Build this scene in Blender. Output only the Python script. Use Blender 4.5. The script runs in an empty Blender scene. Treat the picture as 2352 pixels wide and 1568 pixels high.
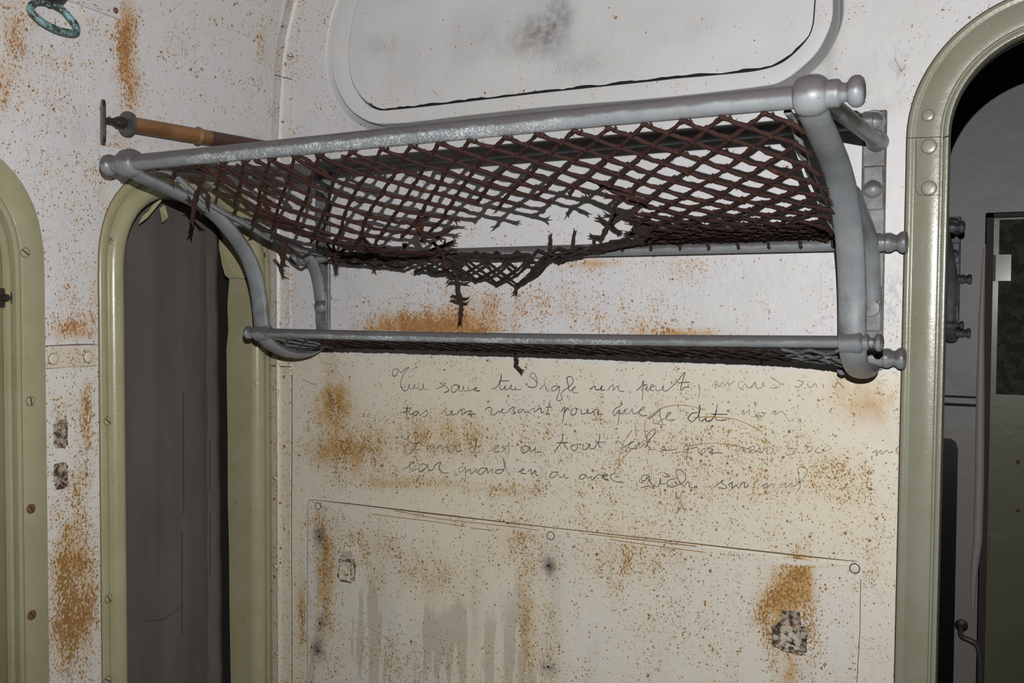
import bpy, bmesh, math, random
import numpy as np
from mathutils import Vector, Matrix, noise
from mathutils.geometry import delaunay_2d_cdt

random.seed(7)
COL = bpy.context.scene.collection
CZ = 1.65            # camera height over the floor
D = 1.46             # camera to the partition wall
XC = -1.322          # side wall plane
FPX = 2215.0
YFAR = 3.20          # the next partition

# ---------------------------------------------------------------- camera model
yaw, pitch, roll = [math.radians(a) for a in (28.09, -1.937, 0.263)]
FW = Vector((-math.sin(yaw)*math.cos(pitch), math.cos(yaw)*math.cos(pitch), math.sin(pitch)))
r_ = Vector((math.cos(yaw), math.sin(yaw), 0)); u_ = r_.cross(FW)
RT = r_*math.cos(roll) + u_*math.sin(roll)
UP = -r_*math.sin(roll) + u_*math.cos(roll)

def ray(px, py): return FW + RT*((px-1176)/FPX) - UP*((py-784)/FPX)
def onwall(px, py, d=0.0):                       # point at distance d in front of the partition
    v = ray(px, py); p = v*((D-d)/v.y); return Vector((p.x, p.y, p.z+CZ))
def onx(px, py, X):
    v = ray(px, py); p = v*(X/v.x); return Vector((p.x, p.y, p.z+CZ))
def V(x, d, z): return Vector((x, D-d, z+CZ))
def proj(p):
    q = Vector((p[0], p[1], p[2]-CZ)); z = q.dot(FW)
    return 1176+FPX*q.dot(RT)/z, 784-FPX*q.dot(UP)/z

# ---------------------------------------------------------------- tagging
def tag(o, label=None, cat=None, group=None, kind=None):
    if label: o['label'] = label
    if cat: o['category'] = cat
    if group: o['group'] = group
    if kind: o['kind'] = kind
    return o
def empty(name, loc, label=None, cat=None, group=None, kind=None):
    o = bpy.data.objects.new(name, None); COL.objects.link(o); o.location = loc
    o.empty_display_size = .05
    return tag(o, label, cat, group, kind)

class MB:
    def __init__(s): s.v = []; s.f = []
    def add(s, vs, fs):
        n = len(s.v); s.v += [tuple(v) for v in vs]; s.f += [tuple(i+n for i in f) for f in fs]
    def rings(s, rings, closed=True, cap=True, loop=False):
        n = len(rings[0]); vs = [p for r in rings for p in r]; fs = []
        m = len(rings)
        for i in range(m if loop else m-1):
            a = i*n; b = ((i+1) % m)*n
            for j in range(n if closed else n-1):
                k = (j+1) % n
                fs.append((a+j, a+k, b+k, b+j))
        if cap and closed and not loop:
            fs.append(tuple(range(n-1, -1, -1))); fs.append(tuple((m-1)*n+j for j in range(n)))
        s.add(vs, fs)
    def tube(s, pts, r, n=12, cap=True, jit=0.0, flat=None, side=None):
        """tube through pts; r number or list; flat=(w,t) ratio with side = fixed wide axis"""
        pts = [Vector(p) for p in pts]; m = len(pts)
        rs = r if isinstance(r, (list, tuple)) else [r]*m
        rings = []; prev = None
        for i, p in enumerate(pts):
            t = (pts[min(i+1, m-1)]-pts[max(i-1, 0)]).normalized()
            if side is not None:
                a = (side - t*side.dot(t)).normalized()
            else:
                if prev is None:
                    ref = Vector((0, 0, 1)) if abs(t.z) < .9 else Vector((1, 0, 0))
                    a = (ref - t*ref.dot(t)).normalized()
                else:
                    a = (prev - t*prev.dot(t)).normalized()
            prev = a; b = t.cross(a)
            wa, wb = (rs[i], rs[i]) if flat is None else (rs[i]*flat[0], rs[i]*flat[1])
            ring = []
            for k in range(n):
                an = 2*math.pi*k/n
                q = 1.0 + (random.uniform(-jit, jit) if jit else 0)
                ring.append(p + a*(math.cos(an)*wa*q) + b*(math.sin(an)*wb*q))
            rings.append(ring)
        s.rings(rings, cap=cap)
    def lathe(s, c, axis, prof, n=28):
        """prof: list of (t along axis, radius)"""
        axis = Vector(axis).normalized(); ref = Vector((0, 0, 1)) if abs(axis.z) < .9 else Vector((1, 0, 0))
        a = (ref-axis*ref.dot(axis)).normalized(); b = axis.cross(a); c = Vector(c)
        rings = [[c+axis*t+a*(math.cos(2*math.pi*k/n)*r)+b*(math.sin(2*math.pi*k/n)*r) for k in range(n)] for t, r in prof]
        s.rings(rings)
    def box(s, lo, hi):
        x0, y0, z0 = lo; x1, y1, z1 = hi
        s.add([(x0,y0,z0),(x1,y0,z0),(x1,y1,z0),(x0,y1,z0),(x0,y0,z1),(x1,y0,z1),(x1,y1,z1),(x0,y1,z1)],
              [(0,3,2,1),(4,5,6,7),(0,1,5,4),(1,2,6,5),(2,3,7,6),(3,0,4,7)])
    def ball(s, c, r, sub=1, jit=.15):
        bm = bmesh.new(); bmesh.ops.create_icosphere(bm, subdivisions=sub, radius=1)
        vs = [Vector(c)+v.co*r*(1+random.uniform(-jit, jit)) for v in bm.verts]
        fs = [tuple(v.index for v in f.verts) for f in bm.faces]; bm.free(); s.add(vs, fs)
    def build(s, name, mat, parent=None, smooth=True, bevel=0, angle=35):
        me = bpy.data.meshes.new(name)
        off = parent.location if parent is not None else Vector((0, 0, 0))
        if parent is not None and parent.parent is not None: off = off + parent.parent.location
        me.from_pydata([(x-off.x, y-off.y, z-off.z) for x, y, z in s.v], [], s.f); me.validate(); me.update()
        bm = bmesh.new(); bm.from_mesh(me); bmesh.ops.recalc_face_normals(bm, faces=bm.faces); bm.to_mesh(me); bm.free()
        if smooth:
            me.polygons.foreach_set('use_smooth', [True]*len(me.polygons))
            try: me.set_sharp_from_angle(angle=math.radians(angle))
            except Exception: pass
        me.materials.append(mat)
        o = bpy.data.objects.new(name, me); COL.objects.link(o)
        if parent is not None: o.parent = parent
        if bevel:
            b = o.modifiers.new('bevel', 'BEVEL'); b.width = bevel; b.segments = 3; b.limit_method = 'ANGLE'
            b.angle_limit = math.radians(40)
        return o

def catmull(pts, n=6):
    pts = [Vector(p) for p in pts]
    if len(pts) < 3: return pts
    out = []
    P = [pts[0]*2-pts[1]] + pts + [pts[-1]*2-pts[-2]]
    for i in range(1, len(P)-2):
        p0, p1, p2, p3 = P[i-1:i+3]
        for k in range(n):
            t = k/n
            out.append(.5*((2*p1)+(p2-p0)*t+(2*p0-5*p1+4*p2-p3)*t*t+(3*p1-p0-3*p2+p3)*t**3))
    out.append(pts[-1]); return out

# ---------------------------------------------------------------- materials
class NT:
    def __init__(s, name):
        m = bpy.data.materials.new(name); m.use_nodes = True; s.m = m; s.t = m.node_tree; s.n = s.t.nodes
        s.b = s.n['Principled BSDF']
    def node(s, typ, **kw):
        n = s.n.new(typ)
        for k, v in kw.items():
            if hasattr(n, k): setattr(n, k, v)
            else: n.inputs[k].default_value = v
        return n
    def link(s, a, b): s.t.links.new(a, b)
    def coord(s, scale=(1, 1, 1)):
        g = s.node('ShaderNodeNewGeometry'); mp = s.node('ShaderNodeMapping'); mp.inputs['Scale'].default_value = scale
        s.link(g.outputs['Position'], mp.inputs['Vector']); return mp.outputs['Vector']
    def noise(s, vec, scale, detail=4, rough=.6, dist=0):
        n = s.node('ShaderNodeTexNoise'); n.inputs['Scale'].default_value = scale; n.inputs['Detail'].default_value = detail
        n.inputs['Roughness'].default_value = rough; n.inputs['Distortion'].default_value = dist
        s.link(vec, n.inputs['Vector']); return n.outputs['Fac']
    def ramp(s, fac, a, b, lo=0.0, hi=1.0):
        n = s.node('ShaderNodeMapRange'); n.interpolation_type = 'SMOOTHSTEP'
        s._in(fac, n.inputs['Value'])
        for k, v in zip(('From Min', 'From Max', 'To Min', 'To Max'), (a, b, lo, hi)): n.inputs[k].default_value = v
        return n.outputs['Result']
    def _in(s, v, sock):
        if isinstance(v, (int, float)): sock.default_value = v
        elif isinstance(v, tuple): sock.default_value = v if len(v) == 4 else (*v, 1)
        else: s.link(v, sock)
    def math(s, op, a, b=0.0, c=0.0):
        n = s.node('ShaderNodeMath'); n.operation = op
        s._in(a, n.inputs[0]); s._in(b, n.inputs[1]); s._in(c, n.inputs[2]); return n.outputs[0]
    def mix(s, f, a, b):
        n = s.node('ShaderNodeMix'); n.data_type = 'RGBA'
        s._in(f, n.inputs[0]); s._in(a, n.inputs[6]); s._in(b, n.inputs[7]); return n.outputs[2]
    def attr(s, name):
        n = s.node('ShaderNodeAttribute'); n.attribute_name = name; return n.outputs['Fac']
    def bump(s, h, strength=.3, dist=.002, prev=None):
        n = s.node('ShaderNodeBump'); n.inputs['Strength'].default_value = strength; n.inputs['Distance'].default_value = dist
        s.link(h, n.inputs['Height'])
        if prev is not None: s.link(prev, n.inputs['Normal'])
        return n.outputs['Normal']
    def done(s, col, rough=.5, normal=None, metal=0.0, spec=.5, coat=0.0):
        s._in(col, s.b.inputs['Base Color']); s._in(rough, s.b.inputs['Roughness'])
        s._in(metal, s.b.inputs['Metallic']); s.b.inputs['Specular IOR Level'].default_value = spec
        s.b.inputs['Coat Weight'].default_value = coat; s.b.inputs['Coat Roughness'].default_value = .15
        if normal is not None: s.link(normal, s.b.inputs['Normal'])
        return s.m

def wall_paint(name, split_z, upper=(.648, .642, .660), lower=(.70, .64, .50), base_rust=0.0, attrs=True, drips=False):
    """aged gloss paint: pale above split_z, cream below, rust specks steered by the rust attribute"""
    s = NT(name); p = s.coord()
    pv = s.coord((1, 1, .55))
    sep = s.node('ShaderNodeSeparateXYZ'); s.link(p, sep.inputs[0])
    wob = s.math('MULTIPLY', s.math('SUBTRACT', s.noise(p, 9, 3), .5), .02)
    zz = s.math('ADD', sep.outputs['Z'], wob)
    fac = s.ramp(zz, split_z-.004+CZ, split_z+.004+CZ)
    up = s.mix(s.ramp(s.noise(p, 4.5, 4), .35, .65), upper, tuple(c*k for c, k in zip(upper, (.96, .965, .93))))
    # paler yellowish patches
    up = s.mix(s.ramp(s.noise(p, 16, 4, .6), .56, .7, 0, .5), up, tuple(min(1, c*k) for c, k in zip(upper, (1.0, .985, .86))))
    lo = s.mix(s.ramp(s.noise(pv, 5, 4), .35, .65), lower, tuple(c*k for c, k in zip(lower, (.98, 1.0, 1.1))))
    col = s.mix(fac, lo, up)
    if drips:
        dr = s.ramp(s.noise(s.coord((1, 1, .09)), 24, 4, .55), .52, .54)
        dz = s.ramp(s.math('ADD', sep.outputs['Z'], s.math('MULTIPLY', s.noise(s.coord((1, 1, .3)), 22, 3), .25)), CZ-.36, CZ-.42)
        dx = s.ramp(sep.outputs['X'], -.62, -.78)
        col = s.mix(s.math('MULTIPLY', s.math('MULTIPLY', dr, dz), s.math('ADD', s.math('MULTIPLY', dx, .45), .1)), col, (.40, .355, .28))
    if attrs:
        rust = s.attr('rust'); grime = s.attr('grime'); smear = s.attr('smear'); pale = s.attr('pale')
    else:
        rust = base_rust; grime = 0.0; smear = 0.0; pale = 0.0
    col = s.mix(s.math('MULTIPLY', pale, .8), col, (.70, .665, .66))
    # soft drifting smears of rust stain
    ns = s.noise(pv, 26, 5, .6)
    hz = s.math('MULTIPLY', s.math('MAXIMUM', s.math('SUBTRACT', rust, .33), 0.0), 1.0)
    sm = s.math('MULTIPLY', s.math('ADD', smear, hz), s.ramp(ns, .3, .62))
    stain = s.mix(s.noise(pv, 60, 4), (.47, .25, .075), (.56, .36, .14))
    col = s.mix(s.math('MINIMUM', sm, .93), col, stain)
    # specks
    fine = s.noise(pv, 330, 4, .62); clump = s.noise(pv, 34, 4, .65)
    f2 = s.math('ADD', fine, s.math('MULTIPLY', s.math('SUBTRACT', clump, .5), .55))
    thr = s.math('ADD', f2, s.math('MULTIPLY', rust, .42))
    halo = s.ramp(thr, .72, .81, 0, .5); core = s.ramp(thr, .80, .86)
    col = s.mix(halo, col, s.mix(fac, (.50, .34, .13), (.60, .38, .17)))
    ncl = s.noise(p, 90, 3)
    rcol = s.mix(fac, s.mix(ncl, (.150, .060, .013), (.43, .20, .045)), s.mix(ncl, (.20, .060, .018), (.52, .24, .075)))
    col = s.mix(core, col, rcol)
    # second family: coarser isolated spots
    big = s.noise(p, 150, 3, .5)
    t2 = s.math('ADD', big, s.math('MULTIPLY', rust, .20))
    sp2 = s.ramp(t2, .785, .82)
    col = s.mix(sp2, col, rcol)
    # round pitted dots, two sizes
    wob2 = s.node('ShaderNodeTexNoise'); wob2.inputs['Scale'].default_value = 260; wob2.inputs['Detail'].default_value = 3; s.link(p, wob2.inputs['Vector'])
    wv = s.node('ShaderNodeVectorMath'); wv.operation = 'MULTIPLY_ADD'; s.link(wob2.outputs['Color'], wv.inputs[0]); wv.inputs[1].default_value = (.0045, .0045, .0045); s.link(p, wv.inputs[2])
    for sc_, kk, lo_, off in ((120, 1.0, .0, .08), (250, 1.5, .0, .05), (430, 1.4, .0, .07)):
        vo = s.node('ShaderNodeTexVoronoi'); vo.inputs['Scale'].default_value = sc_; s.link(wv.outputs[0], vo.inputs['Vector'])
        sr = s.node('ShaderNodeSeparateColor'); s.link(vo.outputs['Color'], sr.inputs[0])
        dens = s.math('MULTIPLY', s.math('ADD', s.math('MULTIPLY', s.math('SUBTRACT', clump, .47), 1.1), rust), kk*.62)
        pres = s.ramp(s.math('SUBTRACT', s.math('SUBTRACT', dens, off), sr.outputs[0]), 0, .04)
        rad = s.math('ADD', .13, s.math('MULTIPLY', sr.outputs[1], .26))
        gap = s.math('SUBTRACT', rad, vo.outputs['Distance'])
        col = s.mix(s.math('MULTIPLY', pres, s.ramp(gap, -.22, .02, 0, .38)), col, s.mix(fac, (.47, .37, .15), (.60, .42, .22)))
        dot = s.math('MULTIPLY', pres, s.ramp(gap, -.01, .07, 0, .95))
        col = s.mix(dot, col, s.mix(s.math('MULTIPLY', sr.outputs[2], .6), rcol, (.10, .05, .02)))
    # tiny dirt flecks
    fl = s.ramp(s.noise(p, 210, 2, .5), .745, .775, 0, .7)
    col = s.mix(fl, col, (.16, .12, .10))
    # grime
    gn = s.math('MULTIPLY', grime, s.math('ADD', .3, s.ramp(s.noise(p, 38, 6, .68), .32, .68, 0, .7)))
    col = s.mix(s.math('MINIMUM', gn, .93), col, (.10, .088, .085))
    flake = s.noise(s.coord((1, 1, .45)), 90, 5, .65, .4)
    h1 = s.ramp(flake, .52, .60, 0, 1)
    peel = s.attr('peel') if attrs else 0.0
    hp = s.math('MULTIPLY', h1, s.math('ADD', s.math('MULTIPLY', peel, 1.0), .02))
    n1 = s.bump(hp, .45, .0022)
    n2 = s.bump(s.noise(p, 8, 3), .35, .008, n1)
    n3 = s.bump(s.noise(p, 420, 3), .22, .0007, n2)
    n4 = s.bump(core, -.35 if False else .3, .0008, n3)
    rough = s.mix(core, (.42, .42, .42), (.85, .85, .85))
    rgb = s.node('ShaderNodeRGBToBW'); s.link(rough, rgb.inputs[0])
    return s.done(col, rgb.outputs[0], n4, spec=.45)

def green_paint(name, base=(.335, .310, .180), rough=.3):
    s = NT(name); p = s.coord()
    col = s.mix(s.ramp(s.noise(p, 14, 5), .35, .65), base, tuple(c*k for c, k in zip(base, (1.1, 1.11, 1.22))))
    col = s.mix(s.ramp(s.noise(p, 260, 3), .66, .72, 0, .6), col, (.14, .12, .07))
    col = s.mix(s.ramp(s.noise(p, 40, 6, .7), .64, .72, 0, .55), col, (.20, .17, .11))
    n1 = s.bump(s.noise(p, 45, 4), .3, .0018)
    n2 = s.bump(s.noise(p, 300, 3), .25, .0006, n1)
    return s.done(col, rough, n2, spec=.5, coat=.25)

def rack_paint(name='rack_grey_paint', crust=False):
    s = NT(name); p = s.coord()
    col = s.mix(s.ramp(s.noise(p, 22, 4), .35, .65), (.20, .215, .228), (.245, .262, .27))
    col = s.mix(s.ramp(s.noise(p, 9, 5, .7), .54, .70, 0, .45), col, (.15, .14, .135))
    col = s.mix(s.ramp(s.noise(p, 240, 3), .67, .72, 0, .7), col, (.07, .06, .055))
    if crust:
        sep = s.node('ShaderNodeSeparateXYZ'); s.link(p, sep.inputs[0])
        m = s.math('MULTIPLY', s.ramp(sep.outputs['X'], -1.1, -.98), s.ramp(sep.outputs['X'], -.62, -.4, 1, 0))
        c = s.ramp(s.math('ADD', s.noise(p, 330, 6, .8), s.math('MULTIPLY', s.noise(p, 18, 3), .4)), .69, .82)
        col = s.mix(s.math('MULTIPLY', m, c), col, (.66, .70, .72))
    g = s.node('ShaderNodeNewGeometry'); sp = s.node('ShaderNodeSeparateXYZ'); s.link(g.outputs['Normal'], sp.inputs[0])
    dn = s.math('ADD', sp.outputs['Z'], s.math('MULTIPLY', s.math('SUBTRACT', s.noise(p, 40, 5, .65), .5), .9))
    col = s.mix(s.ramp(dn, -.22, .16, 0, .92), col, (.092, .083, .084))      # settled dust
    n1 = s.bump(s.noise(p, 90, 5), .3, .0012)
    return s.done(col, .42, n1, spec=.5, coat=.06)

def net_mat(name, a, b):
    s = NT(name); p = s.coord()
    col = s.mix(s.noise(p, 320, 4), a, b)
    col = s.mix(s.ramp(s.noise(p, 60, 4), .6, .7, 0, .5), col, tuple(min(1, c*k) for c, k in zip(b, (2.2, 1.6, 1.1))))
    n = s.bump(s.noise(p, 1500, 4), .8, .0009)
    return s.done(col, .85, n, spec=.2)

def plain(name, c, rough=.5, metal=0.0, var=.15, scale=60, bumpd=.0006, spec=.5, coat=0):
    s = NT(name); p = s.coord()
    col = s.mix(s.noise(p, scale, 5), tuple(x*(1-var) for x in c), tuple(min(1, x*(1+var)) for x in c))
    n = s.bump(s.noise(p, scale*3, 4), .35, bumpd)
    return s.done(col, rough, n, metal, spec, coat)

def patina(name):
    s = NT(name); p = s.coord()
    col = s.mix(s.ramp(s.noise(p, 90, 5, .65), .42, .6), (.055, .05, .045), (.22, .40, .41))
    col = s.mix(s.ramp(s.noise(p, 160, 4), .62, .7), col, (.50, .60, .60))
    return s.done(col, .5, s.bump(s.noise(p, 400, 4), .5, .0008), .2)

def rusty_metal(name):
    s = NT(name); p = s.coord()
    col = s.mix(s.ramp(s.noise(p, 120, 5, .7), .42, .58), (.045, .026, .02), (.42, .37, .30))
    col = s.mix(s.ramp(s.noise(p, 180, 4), .55, .66), col, (.26, .10, .03))
    return s.done(col, .8, s.bump(s.noise(p, 200, 5), .8, .002), 0, .3)

def wood(name):
    s = NT(name); p = s.coord((1, .25, 1))
    col = s.mix(s.ramp(s.noise(p, 60, 5), .35, .65), (.15, .070, .026), (.27, .135, .048))
    sep = s.node('ShaderNodeSeparateXYZ'); s.link(s.coord(), sep.inputs[0])
    col = s.mix(s.ramp(sep.outputs['Y'], 1.262, 1.268), col, (.075, .032, .027))
    return s.done(col, .5, s.bump(s.noise(p, 120, 4), .4, .001))

def blind_mat(name):
    s = NT(name); p = s.coord((1, 1, .3))
    col = s.mix(s.ramp(s.noise(p, 10, 5, .6), .35, .65), (.092, .084, .077), (.112, .104, .095))
    col = s.mix(s.ramp(s.noise(s.coord((1, 1, .15)), 34, 4), .60, .70, 0, .22), col, (.06, .057, .053))
    w = s.noise(s.coord((1, 14, 600)), 2.2, 2)
    return s.done(col, .8, s.bump(w, .15, .0006), spec=.25)

M = {}
M['front'] = wall_paint('aged_paint_partition', -.088)
M['left'] = wall_paint('aged_paint_side_wall', -.062, upper=(.665, .652, .668), lower=(.68, .65, .58))
M['plain_wall'] = wall_paint('aged_paint_plain', -.088, attrs=False, base_rust=.12)
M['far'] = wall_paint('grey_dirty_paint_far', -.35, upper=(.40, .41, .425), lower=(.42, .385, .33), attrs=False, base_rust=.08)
M['strip'] = wall_paint('aged_paint_strip', -.062, upper=(.63, .61, .615), lower=(.63, .56, .43), attrs=False, base_rust=.32)
M['ring'] = wall_paint('aged_paint_moulding', -.5, attrs=False, base_rust=.09)
M['front_plain'] = wall_paint('aged_paint_shoulder', -3, attrs=False, base_rust=.05)
M['panel'] = wall_paint('aged_paint_cover', 3.0, lower=(.685, .632, .508), drips=True)
M['green'] = green_paint('olive_gloss_paint')
M['green_door'] = green_paint('olive_doorframe_paint', (.245, .242, .168), .3)
M['green_dull'] = green_paint('olive_panel_paint', (.20, .178, .090), .4)
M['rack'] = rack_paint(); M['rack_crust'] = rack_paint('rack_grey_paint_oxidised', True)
M['net'] = net_mat('rust_brown_cord', (.028, .013, .011), (.056, .026, .021))
M['net_dark'] = net_mat('dusty_dark_cord', (.024, .016, .014), (.052, .037, .032))
M['net_silver'] = net_mat('grey_painted_cord', (.06, .06, .063), (.19, .195, .20))
M['dark'] = plain('dark_void', (.012, .012, .012), .9)
M['smoke'] = plain('dark_glass', (.012, .012, .013), .3, var=.1); M['gapdark'] = plain('dark_window_gap', (.022, .021, .020), .6)
M['ink'] = plain('pencil_dark', (.050, .043, .040), .7, var=.4, scale=300)
M['ink_faint'] = plain('pencil_faint', (.215, .19, .165), .7, var=.25, scale=300)
M['rustline'] = plain('rust_scratch', (.36, .20, .07), .8, var=.4, scale=300)
M['seam'] = plain('dirty_seam', (.05, .035, .025), .9, var=.5, scale=100)
M['brownseam'] = plain('rust_brown_seam', (.135, .075, .035), .9, var=.5, scale=140)
M['patina'] = patina('verdigris_brass'); M['key'] = plain('tarnished_key', (.050, .038, .032), .35, .4, .6, 90); M['bronze'] = plain('dark_bronze', (.05, .042, .038), .45, .5, .3)
M['washer'] = plain('dull_metal_washer', (.115, .115, .10), .45, .4, .4, 120)
M['wood'] = wood('varnished_wood_roller')
M['blind'] = blind_mat('grey_blind_cloth')
M['scab'] = rusty_metal('flaked_rusty_metal')
M['screwrust'] = plain('rusty_screw', (.17, .075, .05), .7, .1, .4, 200)
M['ringscrew'] = plain('painted_screw', (.60, .56, .47), .5)
M['brown'] = plain('darkened_brown_panelling', (.05, .03, .02), .5)  # unseen back and right walls, made dark brown to cut bounced light
M['floor'] = plain('linoleum_floor', (.04, .03, .025), .7)
M['ceil'] = plain('darkened_ceiling', (.16, .14, .125), .6)  # unseen ceiling, toned down so less flash bounces into the shadows
M['peel'] = plain('peeling_lining', (.40, .375, .215), .4, var=.08, coat=.2)

# ---------------------------------------------------------------- helpers for flat regions
def inside(p, poly):
    x, y = p; c = False; n = len(poly); j = n-1
    for i in range(n):
        xi, yi = poly[i]; xj, yj = poly[j]
        if (yi > y) != (yj > y) and x < (xj-xi)*(y-yi)/(yj-yi)+xi: c = not c
        j = i
    return c
def fill(outer, holes, step, box):
    vs = []; es = []
    for poly in [outer]+holes:
        n0 = len(vs); vs += [Vector(p) for p in poly]; m = len(poly)
        es += [(n0+i, n0+(i+1) % m) for i in range(m)]
    x0, y0, x1, y1 = box
    nx = int((x1-x0)/step); ny = int((y1-y0)/step)
    for i in range(nx+1):
        for j in range(ny+1):
            p = (x0+i*step+(step*.5 if j % 2 else 0), y0+j*step)
            if inside(p, outer) and not any(inside(p, h) for h in holes): vs.append(Vector(p))
    ov, oe, of, *_ = delaunay_2d_cdt(vs, es, [], 0, 1e-5)
    fs = []
    for f in of:
        c = (sum(ov[i].x for i in f)/len(f), sum(ov[i].y for i in f)/len(f))
        if inside(c, outer) and not any(inside(c, h) for h in holes): fs.append(tuple(f))
    return ov, fs
def paint(o, **lists):
    """write point attributes from soft blobs given where they sit on the surface"""
    me = o.data; n = len(me.vertices)
    co = np.empty(n*3, dtype=np.float64); me.vertices.foreach_get('co', co); co = co.reshape(-1, 3)
    off = np.array(o.parent.location) if o.parent else np.zeros(3)
    q = co+off; q[:, 2] -= CZ
    z = q @ np.array(FW); z = np.where(z < .2, .2, z)
    px = 1176+FPX*(q @ np.array(RT))/z; py = 784-FPX*(q @ np.array(UP))/z
    for nm in ('rust', 'grime', 'smear', 'peel', 'pale'):
        a = np.zeros(n)
        for b in lists.get(nm, []):
            if len(b) == 1: a += b[0]; continue
            x, y, rx, ry, amp = b
            a += amp*np.exp(-(((px-x)/rx)**2+((py-y)/ry)**2))
        at = me.attributes.new(nm, 'FLOAT', 'POINT'); at.data.foreach_set('value', np.clip(a, 0, 1.6).astype(np.float32))

# profile of the side wall, leaning in to the roof (z relative to the camera)
LW = [(-1.70, XC), (.0, XC), (.26, XC), (.342, -1.3155), (.407, -1.3115), (.503, -1.3035), (.597, -1.285), (.68, -1.25), (.76, -1.19), (.84, -1.09), (.90, -.95), (.95, -.7), (.98, -.3), (.985, .1)]
def xleft(z):
    for (z0, x0), (z1, x1) in zip(LW, LW[1:]):
        if z <= z1: return x0+(x1-x0)*(z-z0)/(z1-z0)
    return .1

# ---------------------------------------------------------------- window shapes on the side wall
WB = -1.0            # window foot
def warch(w0, w1, u, n=28, foot=WB):
    a = (w1-w0)/2-u; b = .195-u; c = (w0+w1)/2; z0 = .05
    pts = [(c-a, foot+u)]
    for i in range(n+1):
        t = math.pi*(1-i/n); ct, st = math.cos(t), math.sin(t)
        e = 2/2.5
        pts.append((c+a*math.copysign(abs(ct)**e, ct), z0+b*abs(st)**e))
    pts.append((c+a, foot+u)); return pts            # open at the foot
W2 = (.003, .401); W1 = (.500, .900)
# ---------------------------------------------------------------- doorway shape on the partition
DX0, DX1, DR, DZ = -.1525, .76, .186, .24
def darch(u, n=18, foot=-1.60):
    a0 = DX0+u; a1 = DX1-u; r = DR-u
    pts = [(a0-.008, foot), (a0-.0, .2)]
    for i in range(n+1):
        t = math.pi-(math.pi/2)*i/n; pts.append((DX0+DR+r*math.cos(t), DZ+r*math.sin(t)))
    for i in range(n+1):
        t = math.pi/2*(1-i/n); pts.append((DX1-DR+r*math.cos(t), DZ+r*math.sin(t)))
    pts.append((a1, foot)); return pts

# ---------------------------------------------------------------- outline of the upper moulding
out_px = [(1913, 0), (1912, 38), (1900, 77), (1877, 119), (1843, 153), (1800, 184), (1743, 199), (1500, 226), (1274, 244), (1083, 264), (960, 279), (914, 283), (861, 283), (826, 268), (799, 245), (776, 206), (765, 168), (763, 110), (773, 50), (790, 0)]
in_px = [(1873, 0), (1866, 65), (1843, 103), (1797, 143), (1743, 161), (1667, 170), (1552, 180), (1500, 186), (1236, 214), (1006, 241), (910, 251), (868, 252), (838, 235), (811, 195), (801, 153), (800, 100), (808, 50), (822, 0)]
def close_loop(px, ex):
    L = [onwall(*p) for p in px]; L = [(p.x, p.z-CZ) for p in L]+ex
    return L
def resample(L, n):
    P = [Vector((a, b, 0)) for a, b in L]; P = catmull(P+[P[0]], 5)
    seg = [0]
    for a, b in zip(P, P[1:]): seg.append(seg[-1]+(b-a).length)
    out = []; k = 0
    for i in range(n):
        t = seg[-1]*i/n
        while seg[k+1] < t: k += 1
        f = (t-seg[k])/max(1e-9, seg[k+1]-seg[k]); out.append(P[k].lerp(P[k+1], f))
    return out
LO = resample(close_loop(out_px, [(-1.09, .66), (-1.0, .76), (-.85, .81), (-.55, .83), (-.37, .80), (-.285, .72), (-.256, .6)]), 260)
LI = resample(close_loop(in_px, [(-1.06, .65), (-.97, .73), (-.84, .775), (-.55, .79), (-.39, .765), (-.32, .70), (-.286, .6)]), 260)
def loop_normals(L):
    n = len(L); out = []
    c = sum(L, Vector((0, 0, 0)))/n
    for i in range(n):
        t = L[(i+2) % n]-L[(i-2) % n]; q = Vector((t.y, -t.x, 0)).normalized()
        out.append(q if q.dot(L[i]-c) > 0 else -q)
    return out
NO, NI = loop_normals(LO), loop_normals(LI)
def lp(off, d):      # off 0..1 from outer to inner
    out = []
    for a, b in zip(LO, LI):
        p = a.lerp(b, off); out.append(V(p.x, d, p.y))
    return out
HOLE_UP = [(a.x+q.x*.0165, a.y+q.y*.0165) for a, q in zip(LO, NO)]
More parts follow.
